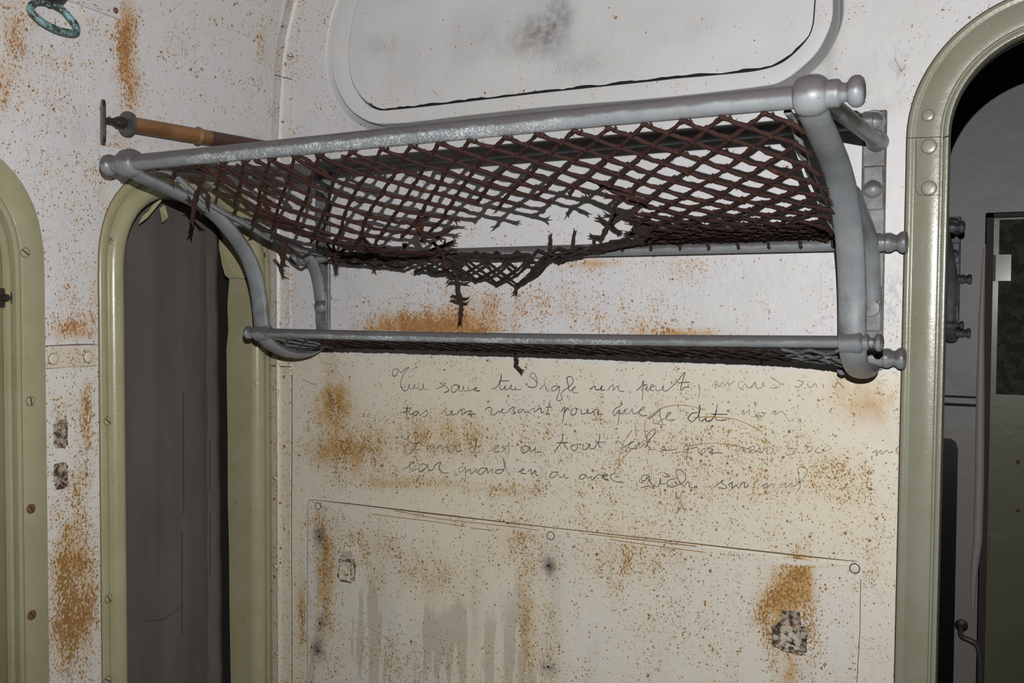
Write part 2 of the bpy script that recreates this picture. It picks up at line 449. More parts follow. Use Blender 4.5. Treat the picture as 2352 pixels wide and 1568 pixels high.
# ---------------------------------------------------------------- partition wall
outer = [(XC, -1.65)]+[(x, z) for z, x in LW[1:]]+[(2.5, .985), (2.5, -1.65)]
ov, fs = fill(outer, [darch(.046), HOLE_UP], .0125, (-1.32, -.70, -.03, .66))
mb = MB(); mb.add([(p.x, D, p.y+CZ) for p in ov], fs)
fs_back = fill(outer, [darch(.046)], 9.0, (0, 0, .1, .1)); mb.add([(p.x, D+.05, p.y+CZ) for p in fs_back[0]], fs_back[1])
wf = mb.build('wall_front', M['front'], smooth=False); tag(wf, kind='structure')
RUSTF = [(.15,), (1500, 400, 380, 170, -.16), (1990, 250, 110, 330, -.16), (1700, 660, 220, 90, -.08), (850, 640, 60, 60, -.1), (2010, 600, 40, 200, -.1), (1200, 700, 420, 60, .16), (960, 740, 110, 24, .62), (1090, 712, 120, 60, .3), (1010, 758, 160, 12, .5), (1350, 610, 60, 14, .35), (1500, 600, 120, 16, .32),
         (1570, 762, 120, 12, .55), (1450, 745, 120, 30, .2), (1560, 640, 60, 30, .3), (1700, 600, 60, 15, .2), (1350, 690, 100, 50, .15), (640, 780, 12, 40, .3),
         (770, 930, 42, 60, .62), (790, 1040, 90, 50, .58), (1000, 1000, 150, 55, .40), (1080, 1020, 40, 40, .22), (1240, 1010, 60, 60, .28), (950, 1108, 110, 14, .45),
         (1160, 1125, 120, 20, .38), (1450, 1000, 160, 90, .20), (1700, 1010, 200, 60, .18), (1600, 1120, 260, 60, .30), (1900, 1090, 120, 80, .22), (1980, 1180, 70, 120, .16), (2010, 1290, 30, 60, .25),
         (745, 1330, 26, 140, .5), (860, 1260, 90, 60, .34), (1000, 1320, 70, 50, .42), (1180, 1250, 90, 90, .3), (1210, 1420, 22, 160, .42), (1255, 1470, 26, 120, .3), (1420, 1260, 180, 70, .32), (1550, 1400, 180, 140, .22),
         (1815, 1360, 50, 55, .42), (1760, 1400, 50, 60, .22), (1810, 1530, 45, 60, .34), (1780, 1440, 55, 100, .20), (1850, 1400, 25, 80, .22), (1820, 1300, 40, 30, .2), (1840, 1290, 30, 50, .45), (1870, 1480, 30, 90, .25), (693, 1420, 10, 110, .45), (880, 1500, 120, 60, .22), (1040, 1540, 250, 60, .16), (760, 1200, 60, 40, .3),
         (1230, 590, 30, 14, .3), (300, 900, 60, 60, .2), (660, 700, 18, 90, .2), (1085, 480, 18, 22, .3)]
SMEARF = [(770, 930, 40, 58, 1.1), (765, 900, 26, 12, .5), (790, 1035, 90, 45, .5), (1000, 1010, 130, 50, .3), (985, 757, 130, 14, 1.0), (1080, 740, 60, 20, .55), (880, 745, 30, 30, .5), (1560, 765, 110, 9, .9), (1360, 605, 70, 9, .7), (1560, 610, 60, 20, .5),
          (1960, 880, 40, 18, .5), (1990, 920, 70, 40, .85), (2040, 960, 30, 50, .5), (1815, 1360, 48, 60, .8), (1812, 1540, 14, 60, .9), (1770, 1430, 40, 60, .45), (1855, 1330, 14, 40, .6), (745, 1340, 22, 130, .45), (990, 1330, 25, 40, .4), (693, 1420, 9, 100, .9), (950, 1112, 100, 10, .45),
          (1215, 1420, 10, 150, .35), (860, 1330, 16, 90, .35), (740, 830, 60, 40, .25), (840, 1100, 60, 30, .4)]
GRIMF = [(733, 1232, 11, 20, 1.5), (1260, 1297, 11, 22, 1.6), (735, 1430, 12, 16, 1.3), (731, 1493, 12, 24, 1.5), (1258, 1533, 14, 16, 1.4), (790, 520, 30, 200, .12), (2068, 150, 10, 9, .9), (1890, 130, 14, 40, .35), (1900, 300, 60, 30, .2),
         (790, 215, 16, 40, .45), (840, 280, 40, 16, .4), (1845, 180, 50, 18, .45), (1905, 90, 14, 60, .4), (1950, 200, 60, 60, .15), (2020, 250, 40, 8, .35), (1000, 290, 160, 10, .2), (1850, 760, 200, 2, .1)]
PEELF = [(.05,), (2060, 160, 60, 70, .9), (1650, 640, 220, 60, .55), (1320, 620, 80, 30, .7), (1900, 560, 30, 60, .8), (1900, 740, 40, 60, .6), (2050, 700, 14, 60, .9), (760, 820, 40, 30, .9), (690, 200, 60, 200, .35), (1960, 870, 60, 20, .7)]
PALEF = [(1905, 560, 14, 30, .9), (1905, 740, 14, 40, .8), (2040, 330, 30, 300, .35), (1900, 1400, 60, 130, .5), (2020, 1400, 40, 200, .3), (712, 1320, 10, 150, .6), (1300, 1250, 60, 30, .4), (1340, 1450, 60, 160, .3)]
paint(wf, rust=RUSTF, smear=SMEARF, grime=GRIMF, peel=PEELF, pale=PALEF)

# ---------------------------------------------------------------- side wall with the two window openings
def ring2(poly): return [tuple(p) for p in poly]
h2 = warch(*W2, .047); h1 = warch(*W1, .047)
outer = [(-1.77, -1.65), (4.07, -1.65), (4.07, .26), (-1.77, .26)]
ov, fs = fill(outer, [h2, h1], .0125, (-.02, -.78, .66, .25))
mb = MB(); mb.add([(XC, D-p.x, p.y+CZ) for p in ov], fs)
zs = [.26, .30, .342, .375, .407, .455, .503, .55, .597, .64, .68]
ws = [-1.77, -1.2, -.6, -.03]+[i*.0125 for i in range(0, 60)]+[.8, 1.2, 1.8, 2.6, 3.4, 4.07]
rows = [[(xleft(z), D-w, z+CZ) for w in ws] for z in zs]
n = len(ws); vs = [p for r in rows for p in r]
mb.add(vs, [(i*n+j, i*n+j+1, (i+1)*n+j+1, (i+1)*n+j) for i in range(len(rows)-1) for j in range(n-1)])
wl = mb.build('wall_left', M['left'], smooth=True); tag(wl, kind='structure')
RUSTL = [(.20,), (30, 60, 40, 130, .40), (0, 220, 25, 70, .4), (290, 60, 26, 70, .62), (285, 160, 22, 60, .60), (310, 215, 30, 40, .45), (120, 130, 70, 60, .22), (100, 250, 90, 120, .14), (275, 330, 40, 50, .35), (400, 285, 20, 20, .35), (500, 300, 20, 16, .4), (600, 90, 16, 60, .36), (605, 200, 12, 20, .4), (680, 80, 12, 40, .38), (430, 100, 140, 90, .10),
         (60, 20, 60, 20, .3), (145, 540, 60, 110, .10), (160, 690, 40, 60, .26), (165, 755, 48, 28, .5), (214, 720, 7, 60, .55), (165, 820, 50, 20, .30), (150, 930, 40, 40, .30), (200, 1000, 16, 140, .45), (170, 1110, 50, 120, .18), (170, 1300, 60, 130, .52), (165, 1450, 60, 130, .55), (200, 900, 20, 50, .2),
         (610, 470, 16, 50, .6), (195, 380, 50, 60, .2), (240, 440, 20, 60, .25), (230, 20, 60, 30, .2)]
SMEARL = [(290, 60, 20, 60, .6), (285, 165, 18, 50, .7), (10, 40, 14, 50, .5), (165, 762, 50, 14, .6), (216, 700, 6, 60, .6), (170, 1300, 40, 120, .3), (615, 470, 10, 30, 1.0), (300, 300, 20, 40, .4), (0, 210, 12, 50, .6), (500, 300, 10, 12, .6)]
PEELL = [(.06,), (130, 230, 80, 160, .8), (100, 360, 40, 80, .8), (155, 600, 40, 120, .35), (180, 30, 100, 30, .3)]
PALEL = [(160, 1130, 16, 60, .8), (122, 1290, 12, 160, .8), (118, 1080, 12, 60, .6)]
paint(wl, rust=RUSTL, smear=SMEARL, grime=[(60, 110, 20, 20, .25), (230, 500, 6, 90, .3)], peel=PEELL, pale=PALEL)

# ceiling, floor, far walls of the compartment
mb = MB()
prof = [(x, z) for z, x in LW if z >= .68]+[(2.52, .985)]
mb.rings([[(x, y, z+CZ) for x, z in prof] for y in (-2.62, D, YFAR+.05)], closed=False, cap=False)
tag(mb.build('ceiling', M['ceil'], smooth=False), kind='structure')
mb = MB(); mb.box((-1.4, -2.65, -.03), (2.55, YFAR+.05, 0)); tag(mb.build('floor', M['floor'], smooth=False), kind='structure')
mb = MB(); mb.box((-1.4, -2.63, 0), (2.53, -2.6, CZ+1.0)); tag(mb.build('wall_back', M['brown'], smooth=False), kind='structure')
mb = MB(); mb.box((2.5, -2.63, 0), (2.53, YFAR+.05, CZ+1.0)); tag(mb.build('wall_right', M['brown'], smooth=False), kind='structure')

# ---------------------------------------------------------------- window frames
def side_sweep(mb, w0, w1, prof, arch=warch):
    loops = []
    for u, v in prof:
        loops.append([Vector((XC+v, D-w, z+CZ)) for w, z in arch(w0, w1, u)])
    n = len(loops[0]); vs = [p for l in loops for p in l]
    mb.add(vs, [(i*n+j, i*n+j+1, (i+1)*n+j+1, (i+1)*n+j) for i in range(len(loops)-1) for j in range(n-1)])
def screw(parent, c, nrm, r, mat, name='screw', slot=True, ang=.6, h=.0016, slotmat=None, ring=True):
    nrm = Vector(nrm).normalized(); c = Vector(c); mb = MB()
    mb.lathe(c-nrm*.001, nrm, [(0, r), (.001+h*.5, r), (.001+h, r*.8), (.001+h*1.15, r*.4), (.001+h*1.18, r*.05)], 18)
    o = mb.build(name, mat, parent)
    if ring:
        rf = Vector((0, 0, 1)); e1 = (rf-nrm*rf.dot(nrm)).normalized(); e2 = nrm.cross(e1); m3 = MB()
        m3.tube([c+nrm*.0002+(e1*math.cos(t)+e2*math.sin(t))*r*1.04 for t in [2*math.pi*i/22 for i in range(23)]], .00055, 5, cap=False)
        m3.build('dirt_ring', M['brownseam'], o)
    if slot:
        ref = Vector((0, 0, 1)); a = (ref-nrm*ref.dot(nrm)).normalized(); b = nrm.cross(a)
        t = a*math.cos(ang)+b*math.sin(ang); s = nrm.cross(t); m2 = MB()
        w = r*.14; l = r*.92; z0 = nrm*(h*.7); z1 = nrm*(h*1.35)
        q = [t*l+s*w, t*-l+s*w, t*-l-s*w, t*l-s*w]
        m2.add([c+k+z0 for k in q]+[c+k+z1 for k in q], [(0, 1, 2, 3), (4, 5, 6, 7), (0, 1, 5, 4), (1, 2, 6, 5), (2, 3, 7, 6), (3, 0, 4, 7)])
        m2.build('slot', slotmat or M['seam'], o, smooth=False)
    return o

_v = ray(527, 800); JDEP = XC-(D-.0535)*_v.x/_v.y
prof2 = [(-.001, -.002), (0, .0035), (.002, .005), (.0125, .005), (.0145, .0028), (.0165, .0028), (.0185, .007), (.023, .0115), (.030, .0135), (.037, .0130), (.0435, .009), (.048, .000), (.050, -.012), (.050, -.030), (.0505, -JDEP)]
win2 = empty('window_2', (XC, D-.2, CZ-.9)); tag(win2, 'tall round topped window behind the rack with a drawn grey blind', 'window', kind='structure')
mb = MB(); side_sweep(mb, *W2, prof2); mb.build('frame', M['green'], win2, angle=60)
# drawn blind, hanging short of the far jamb
BX = XC-JDEP-.012
rb = onx(500, 800, BX); wb = D-rb.y
mb = MB(); nz = 60
edge = []
cols = [D-.41+.012*i for i in range(0)]
for j in range(nz+1):
    z = -1.0+(.235+1.0)*j/nz
    wr = wb+.0015*math.sin(z*37)+.001*math.sin(z*90)
    row = []
    for i in range(25):
        w = .40-(.40-wr)*i/24
        row.append((BX+.0025*math.sin(w*60+z*3)+.0015*math.sin(w*170)+(.004 if i > 22 else 0), D-w, z+CZ))
    edge.append(row)
mb.rings(edge, closed=False, cap=False)
o = mb.build('roller_blind', M['blind'], win2)
s = o.modifiers.new('t', 'SOLIDIFY'); s.thickness = .002
mb = MB()
for px, y0, y1 in ((422, 900, 1180), (418, 1220, 1460), (482, 1010, 1130), (482, 1180, 1320)):
    a = onx(px, y0, BX+.004); b = onx(px, y1, BX+.004)
    mb.tube([a, b], .0009, 6)
a = catmull([onx(x, y, BX+.004) for x, y in ((330, 1425), (372, 1422), (405, 1402), (445, 1372))]); mb.tube(a, .0006, 5)
mb.build('crease', plain('blind_crease', (.045, .043, .04), .9), win2)
mb = MB(); mb.box((BX-.06, D-.50, CZ-1.02), (BX-.056, D+.10, CZ+.30)); mb.build('outer_pane', M['gapdark'], win2, smooth=False)
# peeled lining at the window head and jamb
def flap(pts, name, th=.0012, mat='peel'):
    P = [Vector(p) for p in pts]; c = sum(P, Vector())/len(P); n = len(P); mb = MB()
    nr = Vector((1, -.3, 0)).normalized()
    vs = P+[p+nr*th for p in P]
    fs = [tuple(range(n)), tuple(range(2*n-1, n-1, -1))]+[(i, (i+1) % n, n+(i+1) % n, n+i) for i in range(n)]
    mb.add(vs, fs); return mb.build(name, M[mat], win2, smooth=False)
JD = D-.0535
def onj(px, py, y=JD):
    v = ray(px, py); p = v*(y/v.y); return Vector((p.x, p.y, p.z+CZ))
lining = [(466, 455), (480, 490), (482, 530), (497, 562), (504, 575), (510, 610), (517, 633), (527, 640), (545, 637), (560, 640), (568, 630), (574, 560), (545, 490), (505, 452)]
flap([onj(x, y, JD-.010+.0012*math.sin(i*1.3)) for i, (x, y) in enumerate(lining)], 'peeling_lining')
flap([onx(x, y, XC-.012) for x, y in ((318, 515), (326, 497), (340, 485), (352, 468), (372, 455), (370, 462), (355, 480), (338, 500))], 'peeled_paint_flake')
flap([onx(x, y, XC-.04+.01*(i % 2)) for i, (x, y) in enumerate(((366, 478), (378, 470), (386, 500), (372, 512)))], 'peeled_paint_flake')
mb = MB()
jp = [(527, 642), (523, 700), (524, 760), (521, 800), (521, 900), (523, 1000), (524, 1150), (526, 1260), (528, 1400), (530, 1560), (531, 1700)]
L0 = [onj(x+random.uniform(-1, 1), y, JD-.0015) for x, y in jp]; L1 = [onj(578, y, JD-.0015) for x, y in jp]
mb.rings([[a, b, b+Vector((0, .001, 0)), a+Vector((0, .001, 0))] for a, b in zip(L0, L1)])
mb.build('jamb_lining', M['green'], win2, smooth=False)
for px, py, an in ((260, 554, 1.2), (247, 967, .8), (249, 1375, .5), (604, 586, 1.5), (604, 935, .4), (606, 1275, 2.0), (247, 1562, .9)):
    c = onx(px, py, XC+.005); screw(win2, c, (1, 0, 0), .0066, M['green'] if px < 500 else M['screwrust'], ang=an)

win1 = empty('window_1', (XC, D-.7, CZ-.9)); tag(win1, 'round topped window at the left edge closed by an olive shutter', 'window', kind='structure')
prof1 = [(-.001, -.002), (0, .004), (.003, .0055), (.036, .0055), (.038, .003), (.0400, .003), (.042, .008), (.046, .0095), (.050, .008), (.051, .002), (.0515, -.012), (.0535, -.013), (.0535, .001), (.056, .004), (.062, .004), (.064, -.002)]
mb = MB(); side_sweep(mb, *W1, prof1); mb.build('frame', M['green'], win1, angle=50)
mb = MB()
pl = warch(*W1, .0635); n = len(pl)
mb.add([(XC-.003, D-w, z+CZ) for w, z in pl]+[(XC-.012, D-w, z+CZ) for w, z in pl], [tuple(range(n)), tuple(range(2*n-1, n-1, -1))]+[(i, (i+1) % n, n+(i+1) % n, n+i) for i in range(n)])
mb.build('shutter', M['green_dull'], win1, smooth=False)
for px, py, an, mt in ((58, 580, 1.0, 'green'), (70, 921, .2, 'green'), (71, 1168, .5, 'screwrust'), (73, 1412, .6, 'screwrust')):
    screw(win1, onx(px, py, XC+.0055), (1, 0, 0), .0068, M[mt], ang=an)
mb = MB(); mb.tube([Vector((XC+.001, D-w, z+CZ)) for w, z in warch(*W1, -.0006)], .0009, 6); mb.build('edge_seam', M['seam'], win1)
mb = MB(); mb.tube([Vector((XC+.001, D-w, z+CZ)) for w, z in warch(W2[0]+.0015, W2[1], -.0006)], .0008, 6); mb.build('edge_seam', M['brownseam'], win2)
c = onx(6, 684, XC-.003); mb = MB()
mb.lathe(c, (1, 0, 0), [(0, .0145), (.003, .0145), (.0045, .012), (.0045, .006), (.010, .0055), (.013, .004), (.0135, .001)], 24)
mb.build('latch_button', M['bronze'], win1)

# batten between the windows and the scarred marks under it
def wpt(px, py, out): return onx(px, py, XC+out)
bt = MB(); a = wpt(105, 795, 0); b = wpt(219, 795, 0); zt = a.z; zb = wpt(105, 846, 0).z
bt.box((XC-.001, a.y+.001, zb), (XC+.0035, b.y-.001, zt))
batten = bt.build('trim_2', M['strip'], bevel=.0012); tag(batten, 'painted flat batten with rust lines between the two windows', 'trim', kind='structure')
for px, py in ((123, 824), (203, 820)): screw(batten, wpt(px, py, .0035), (1, 0, 0), .0085, M['strip'], ang=2, slot=False, h=.0025)
sm = MB()
for zz, t in ((zt, .0012), (zb, .0007)):
    sm.tube([(XC+.001, a.y, zz), (XC+.001, (a.y+b.y)/2, zz+.0006), (XC+.001, b.y, zz)], t, 6)
sm.build('rusted_seam', M['screwrust'], batten)
def scab(name, poly, onf, thick, label, cat, parent=None, mat='scab'):
    P = [onf(x, y, 0) for x, y in poly]; Q = [onf(x, y, 1) for x, y in poly]
    return P, Q
def slab_patch(name, c_px, w, h, plane, label=None, cat=None, th=.002, mat='scab', nseg=26, tilt=0, parent=None):
    """irregular flaked patch standing slightly off its wall"""
    if plane == 'left':
        c = wpt(c_px[0], c_px[1], 0); A = Vector((0, -1, 0)); N = Vector((1, 0, 0))
    else:
        c = onwall(*c_px); A = Vector((1, 0, 0)); N = Vector((0, -1, 0))
    Z = Vector((0, 0, 1)); mb = MB(); rings = []
    rr = [1+random.uniform(-.12, .12) for _ in range(nseg)]
    for k, (sc, hh) in enumerate(((1, -.0005), (1, th*.6), (.9, th), (.55, th*.7), (.2, th*.85))):
        ring = []
        for i in range(nseg):
            t = 2*math.pi*i/nseg; ct, st = math.cos(t), math.sin(t)
            x = math.copysign(abs(ct)**.45, ct)*w/2*sc*rr[i]; y = math.copysign(abs(st)**.45, st)*h/2*sc*rr[i]
            ring.append(c+A*x+Z*y+N*(hh+random.uniform(0, th*.35 if k > 1 else 0)))
        rings.append(ring)
    mb.rings(rings)
    o = mb.build(name, M[mat], parent, smooth=False)
    if label: tag(o, label, cat)
    return o
slab_patch('rust_scar', (139, 997), .026, .043, 'left', 'upper of two dark flaked rust scars below the batten', 'rust scar')['group'] = 'rust scars under the batten'
slab_patch('rust_scar', (140, 1092), .026, .038, 'left', 'lower of two dark flaked rust scars below the batten', 'rust scar')['group'] = 'rust scars under the batten'

# little enamel plate at the top left
P = [onx(x, y, -1.302) for x, y in ((150, -2), (276, 44), (279, 0), (300, -150), (165, -190))]
mb = MB(); n = len(P); mb.add(P+[p+Vector((-.004, 0, 0)) for p in P], [tuple(range(n)), tuple(range(2*n-1, n-1, -1))]+[(i, (i+1) % n, n+(i+1) % n, n+i) for i in range(n)])
pl_ = mb.build('trim_3', M['strip'], smooth=False); tag(pl_, 'cream painted plate fixed high on the side wall by the ring', 'plate', kind='structure')
screw(pl_, onx(266, 24, -1.301), (1, 0, 0), .0042, M['screwrust'], slot=False)

# ---------------------------------------------------------------- corner strip
mb = MB(); zz = [-1.65, -1.2, -.8]+[-.8+.05*i for i in range(1, 34)]
zz = sorted(set([-1.65, -1.2]+[round(-.8+.04*i, 3) for i in range(42)]))
zz = [z for z in zz if z < .86]
rings = []
for z in zz:
    x0 = xleft(z); ring = []
    for u, v in ((-.004, 0), (-.001, .002), (.0005, .0035), (.016, .0035), (.020, .0055), (.0245, .0095), (.028, .0055), (.031, .0035), (.052, .0032), (.054, 0), (.054, -.002), (0, -.002)):
        k = 1+.0*(z)
        ring.append(V(x0+u*k+max(0, z-.5)*.12, v, z))
    rings.append(ring)
mb.rings(rings)
strip = mb.build('trim_1', M['strip'], angle=50); tag(strip, 'vertical painted cover strip with screws in the room corner', 'trim', kind='structure')
for px, py in ((638, 651), (633, 893), (632, 1100), (633, 1303), (637, 1503), (666, 130), (644, 250)):
    screw(strip, onwall(px, py, .0035), (0, -1, 0), .0062, M['strip'], ang=1.1, slotmat=M['screwrust'])
sm = MB(); a = onwall(622, 839, .004); b = onwall(669, 842, .004); r2 = onwall(646, 841, .0098)
sm.tube([a, onwall(640, 840, .004), r2, onwall(652, 842, .004), b], .0008, 6)
a = onwall(632, 172, .004); sm.tube(catmull([a, onwall(650, 177, .008), onwall(665, 181, .004), onwall(679, 186, .001)]), .0007, 6)
sm.tube([onwall(671, 860, .001), onwall(669.5, 1200, .001), onwall(671, 1568, .001)], .0007, 6)
sm.build('joint', M['seam'], strip)
# roofward rust streak seam along the side wall edge of the strip
# ---------------------------------------------------------------- upper raised panel
mb = MB()
def outw(o, d):
    return [V(a.x+q.x*o, d, a.y+q.y*o) for a, q in zip(LO, NO)]
mb.rings([outw(.0165, .0), outw(.0148, -.001), outw(.0130, -.0045), outw(.0112, -.0105), outw(.009, -.019), outw(.0062, -.0295), outw(.0035, -.039), outw(.0008, -.048)], cap=False)
mb.build('sunk_shoulder', M['front_plain'], wf, angle=80)
mb = MB()
loops = [outw(.0004, -.048), outw(0, -.001), outw(-.001, .0002), lp(.25, .0008), lp(.5, .0012), lp(.8, .0008), lp(.97, .0003), lp(1.0, -.001), lp(1.0, -.012)]
mb.rings(loops, cap=False)
ring = mb.build('trim_4', M['ring'], angle=25); tag(ring, 'large white rounded rectangle moulding above the luggage rack', 'moulding', kind='structure')
mb = MB(); mb.rings([[V(b.x-q.x*o, -.0125, b.y-q.y*o) for b, q in zip(LI, NI)] for o in (-.002, .016)], cap=False); mb.build('gap', M['dark'], ring)
poly = []
for i, (a, b) in enumerate(zip(LO, LI)):
    e = -NI[i]; lowf = max(0, min(1, (.40-b.y)/.03)); k = .0016+(.0024+.0026*noise.noise(Vector((b.x*30, b.y*30, 0)))+.0016*noise.noise(Vector((b.x*110, 2, 0))))*lowf
    q = b+e*max(.0012, k); poly.append((q.x, q.y))
xs = [p[0] for p in poly]; ys = [p[1] for p in poly]
ov, fs = fill(poly, [], .012, (min(xs), min(ys), max(xs), max(ys)))
nb = len(poly); mb = MB(); vv = []
for i, p in enumerate(ov):
    e = min(1, min(((p.x-a)**2+(p.y-b)**2) for a, b in poly[::3])**.5/.05)
    d = -.001+(noise.noise(Vector((p.x*5.5, p.y*7, 3)))*.011+noise.noise(Vector((p.x*16, p.y*16, 9)))*.003)*e
    vv.append(V(p.x, max(-.011, d), p.y))
mb.add(vv, fs)
pan = mb.build('inner_panel', M['front'], ring, smooth=True)
paint(pan, rust=[(.03,), (880, 235, 40, 12, .3), (1200, 215, 200, 8, .2), (900, 105, 14, 10, .3)], grime=[(1255, 60, 50, 55, .55), (1215, 90, 60, 40, .4), (1290, 30, 25, 40, .5), (1150, 90, 120, 40, .16), (870, 100, 50, 30, .22), (1560, 60, 90, 60, .12), (1330, 140, 60, 30, .25), (900, 150, 60, 60, .12)],
      peel=[(1290, 165, 50, 16, 1.0), (.08,)], smear=[(905, 105, 8, 8, .5)])

# ---------------------------------------------------------------- cover plate low on the partition
cp = MB(); x0, x1, z0, z1 = -1.2305, -.2125, -1.02, -.3745
cor = []
for cx, cz, a0 in ((x0+.008, z1-.008, math.pi), (x1-.008, z1-.004, math.pi/2)):
    for i in range(7):
        t = a0-math.pi/2*i/6; cor.append((cx+.008*math.cos(t), cz+.008*math.sin(t)))
cor = cor+[(x1, z0), (x0, z0)]
ov, fs = fill(cor, [], .0125, (x0, -.72, x1, z1))
cp.add([V(p.x, .0022, p.y) for p in ov], fs)
b0 = len(cp.v); n = len(cor)
cp.add([V(x, .0022, z) for x, z in cor]+[V(x, .0003, z) for x, z in cor], [(i, (i+1) % n, n+(i+1) % n, n+i) for i in range(n)])
cover = cp.build('cover_plate', M['panel'], smooth=False); tag(cover, 'wide rust speckled cream cover plate screwed to the wall under the handwriting', 'panel')
paint(cover, rust=RUSTF, smear=SMEARF, grime=GRIMF+[(905, 1450, 14, 160, .12), (880, 1330, 16, 160, .18), (1000, 1500, 60, 90, .10), (1090, 1400, 10, 160, .2), (1275, 1400, 16, 160, .22), (1180, 1520, 16, 60, .15)], peel=[(.04,), (800, 1300, 30, 40, .8)], pale=PALEF)
def outline(parent, c, r, w, nrm=(0, -1, 0)):
    mb = MB(); c = Vector(c)
    mb.tube([c+Vector((math.cos(t)*r, -.0003, math.sin(t)*r)) for t in [2*math.pi*i/24 for i in range(25)]], w, 5, cap=False)
    return mb.build('dirt_ring', M['seam'], parent)
for px, py in ((730, 1162), (1265, 1230), (1963, 1305)):
    c = onwall(px, py, .0022); screw(cover, c, (0, -1, 0), .0066, M['ringscrew'], slot=False, h=.001, ring=False); outline(cover, c, .0069, .0008)
for px, py in ((733, 1232), (1260, 1298), (735, 1432), (731, 1495), (1259, 1531)):
    c = onwall(px, py, .0022); mb = MB(); mb.lathe(c+Vector((0, .001, 0)), (0, -1, 0), [(0, .0022), (.0013, .0024), (.0012, .0012), (.0012, .0002)], 12); mb.build('screw_hole', M['dark'], cover)
mb = MB()
top = [onwall(x, y, .0024) for x, y in ((716, 1147), (800, 1156), (1000, 1180), (1265, 1211), (1500, 1237), (1700, 1260), (1880, 1280), (1970, 1289))]
mb.tube(top, [.0004, .0009, .0012, .0006, .0006, .0009, .0008, .0003], 6)
mb.tube([onwall(x, y, .0023) for x, y in ((716, 1147), (709, 1150), (707, 1160), (706, 1300), (706, 1568), (706, 1650))], .0005, 6)
mb.tube([onwall(x, y, .0023) for x, y in ((1977, 1330), (1975, 1450), (1968, 1568), (1966, 1620))], .0005, 6)
mb.build('edge_seam', M['brownseam'], cover)
mb = MB()
for L in (((855, 1180), (900, 1186), (1000, 1198), (1070, 1209)), ((905, 1172), (1000, 1190), (1200, 1212), (1240, 1218)), ((1080, 1212), (1135, 1218)), ((1350, 1226), (1500, 1242), (1600, 1254)), ((1400, 1238), (1480, 1250), (1620, 1268))):
    mb.tube([onwall(x, y, .0023) for x, y in L], .0007, 5)
mb.build('rust_scratch', M['rustline'], cover)

# torn bracket stubs
def stub(px, py, w, h, lab, tongue, mat):
    o = slab_patch('bracket_stub', (px, py), w, h, 'front', lab, 'bracket stub', th=.005, mat=mat)
    mb = MB(); (ax, ay), (bx, by), (cx, cy), (dx, dy) = tongue
    q = [onwall(ax, ay, .010), onwall(bx, by, .010), onwall(cx, cy, .003), onwall(dx, dy, .003)]
    mb.add(q+[p+Vector((0, .0015, 0)) for p in q], [(0, 1, 2, 3), (7, 6, 5, 4), (0, 1, 5, 4), (1, 2, 6, 5), (2, 3, 7, 6), (3, 0, 4, 7)])
    mb.build('bent_tongue', M['scab'], o, smooth=False); o['group'] = 'torn bracket stubs on the cover plate'; return o
def flaked():
    s = NT('flaked_cream_and_rust'); p = s.coord()
    col = s.mix(s.ramp(s.noise(p, 95, 5, .7), .50, .58), (.50, .45, .36), (.05, .028, .022))
    col = s.mix(s.ramp(s.noise(p, 150, 4), .60, .68), col, (.28, .12, .04))
    return s.done(col, .75, s.bump(s.noise(p, 160, 5), .8, .0015), 0, .3)
M['flaked'] = flaked()
M['scab_pale'] = wall_paint('aged_paint_stub', 3.0, lower=(.58, .54, .45), attrs=False, base_rust=.45)
stub(799, 1308, .042, .046, 'pale square bracket stub on the left of the cover plate', ((783, 1266), (808, 1266), (810, 1290), (782, 1290)), 'scab')
slab_patch('pale_face', (800, 1311), .036, .037, 'front', th=.0068, mat='scab_pale', parent=bpy.data.objects['bracket_stub'])
bpy.data.objects['bent_tongue'].data.materials[0] = M['scab_pale']
stub(1815, 1462, .050, .046, 'black and rust flaked bracket stub at the right of the cover plate', ((1795, 1400), (1837, 1406), (1840, 1436), (1790, 1432)), 'scab')
slab_patch('flaked_face', (1816, 1464), .031, .037, 'front', th=.0072, mat='flaked', parent=bpy.data.objects['bracket_stub.001'])

# ---------------------------------------------------------------- handwriting
A5 = lambda p: (860+p[0]/3.92, 820+p[1]/3.92)
A6 = lambda p: (1350+p[0]/3.136, 820+p[1]/3.136)
T5d = '''215,105 175,110 162,150 180,172 205,150 215,110 240,140 275,105 312,92|312,92 280,130 250,180 238,240 250,285 275,303 300,290 312,250|312,240 318,280 345,285 365,240 362,275 395,280|400,232 395,270 410,290 430,290 440,235 442,280 470,295|555,285 600,270 640,235 590,235 650,270 670,300 630,320|760,255 720,250 690,285 710,318 745,295 765,255 765,300 790,305 805,255 805,300 840,300 850,260|848,218 856,222|850,260 845,295 870,300 905,280 925,275 900,300 950,300 925,310|1060,285 1100,270 1140,200 1143,150 1130,270 1150,292 1180,260|1120,215 1215,213|1180,255 1178,290 1210,285 1235,250 1232,290 1265,290 1270,262 1275,290 1310,293|1465,240 1460,190 1440,145 1410,150 1405,175 1440,200 1465,240 1440,272 1400,270 1380,262|1524,215 1534,218|1490,290 1530,250 1545,270 1550,300 1580,300|1655,262 1620,260 1595,285 1610,305 1640,290 1665,262 1660,330 1640,370 1660,392 1690,375 1680,330 1710,300|1700,300 1750,270 1790,220 1775,178 1735,185 1745,250 1755,300 1790,290 1810,270 1795,270 1780,300 1800,320 1835,320|1940,290 1985,260 1990,290 2030,290 2050,255 2045,295 2080,295|2100,300 2130,260 2150,250 2150,300 2170,275 2195,260 2200,300 2245,310|620,113 640,113'''
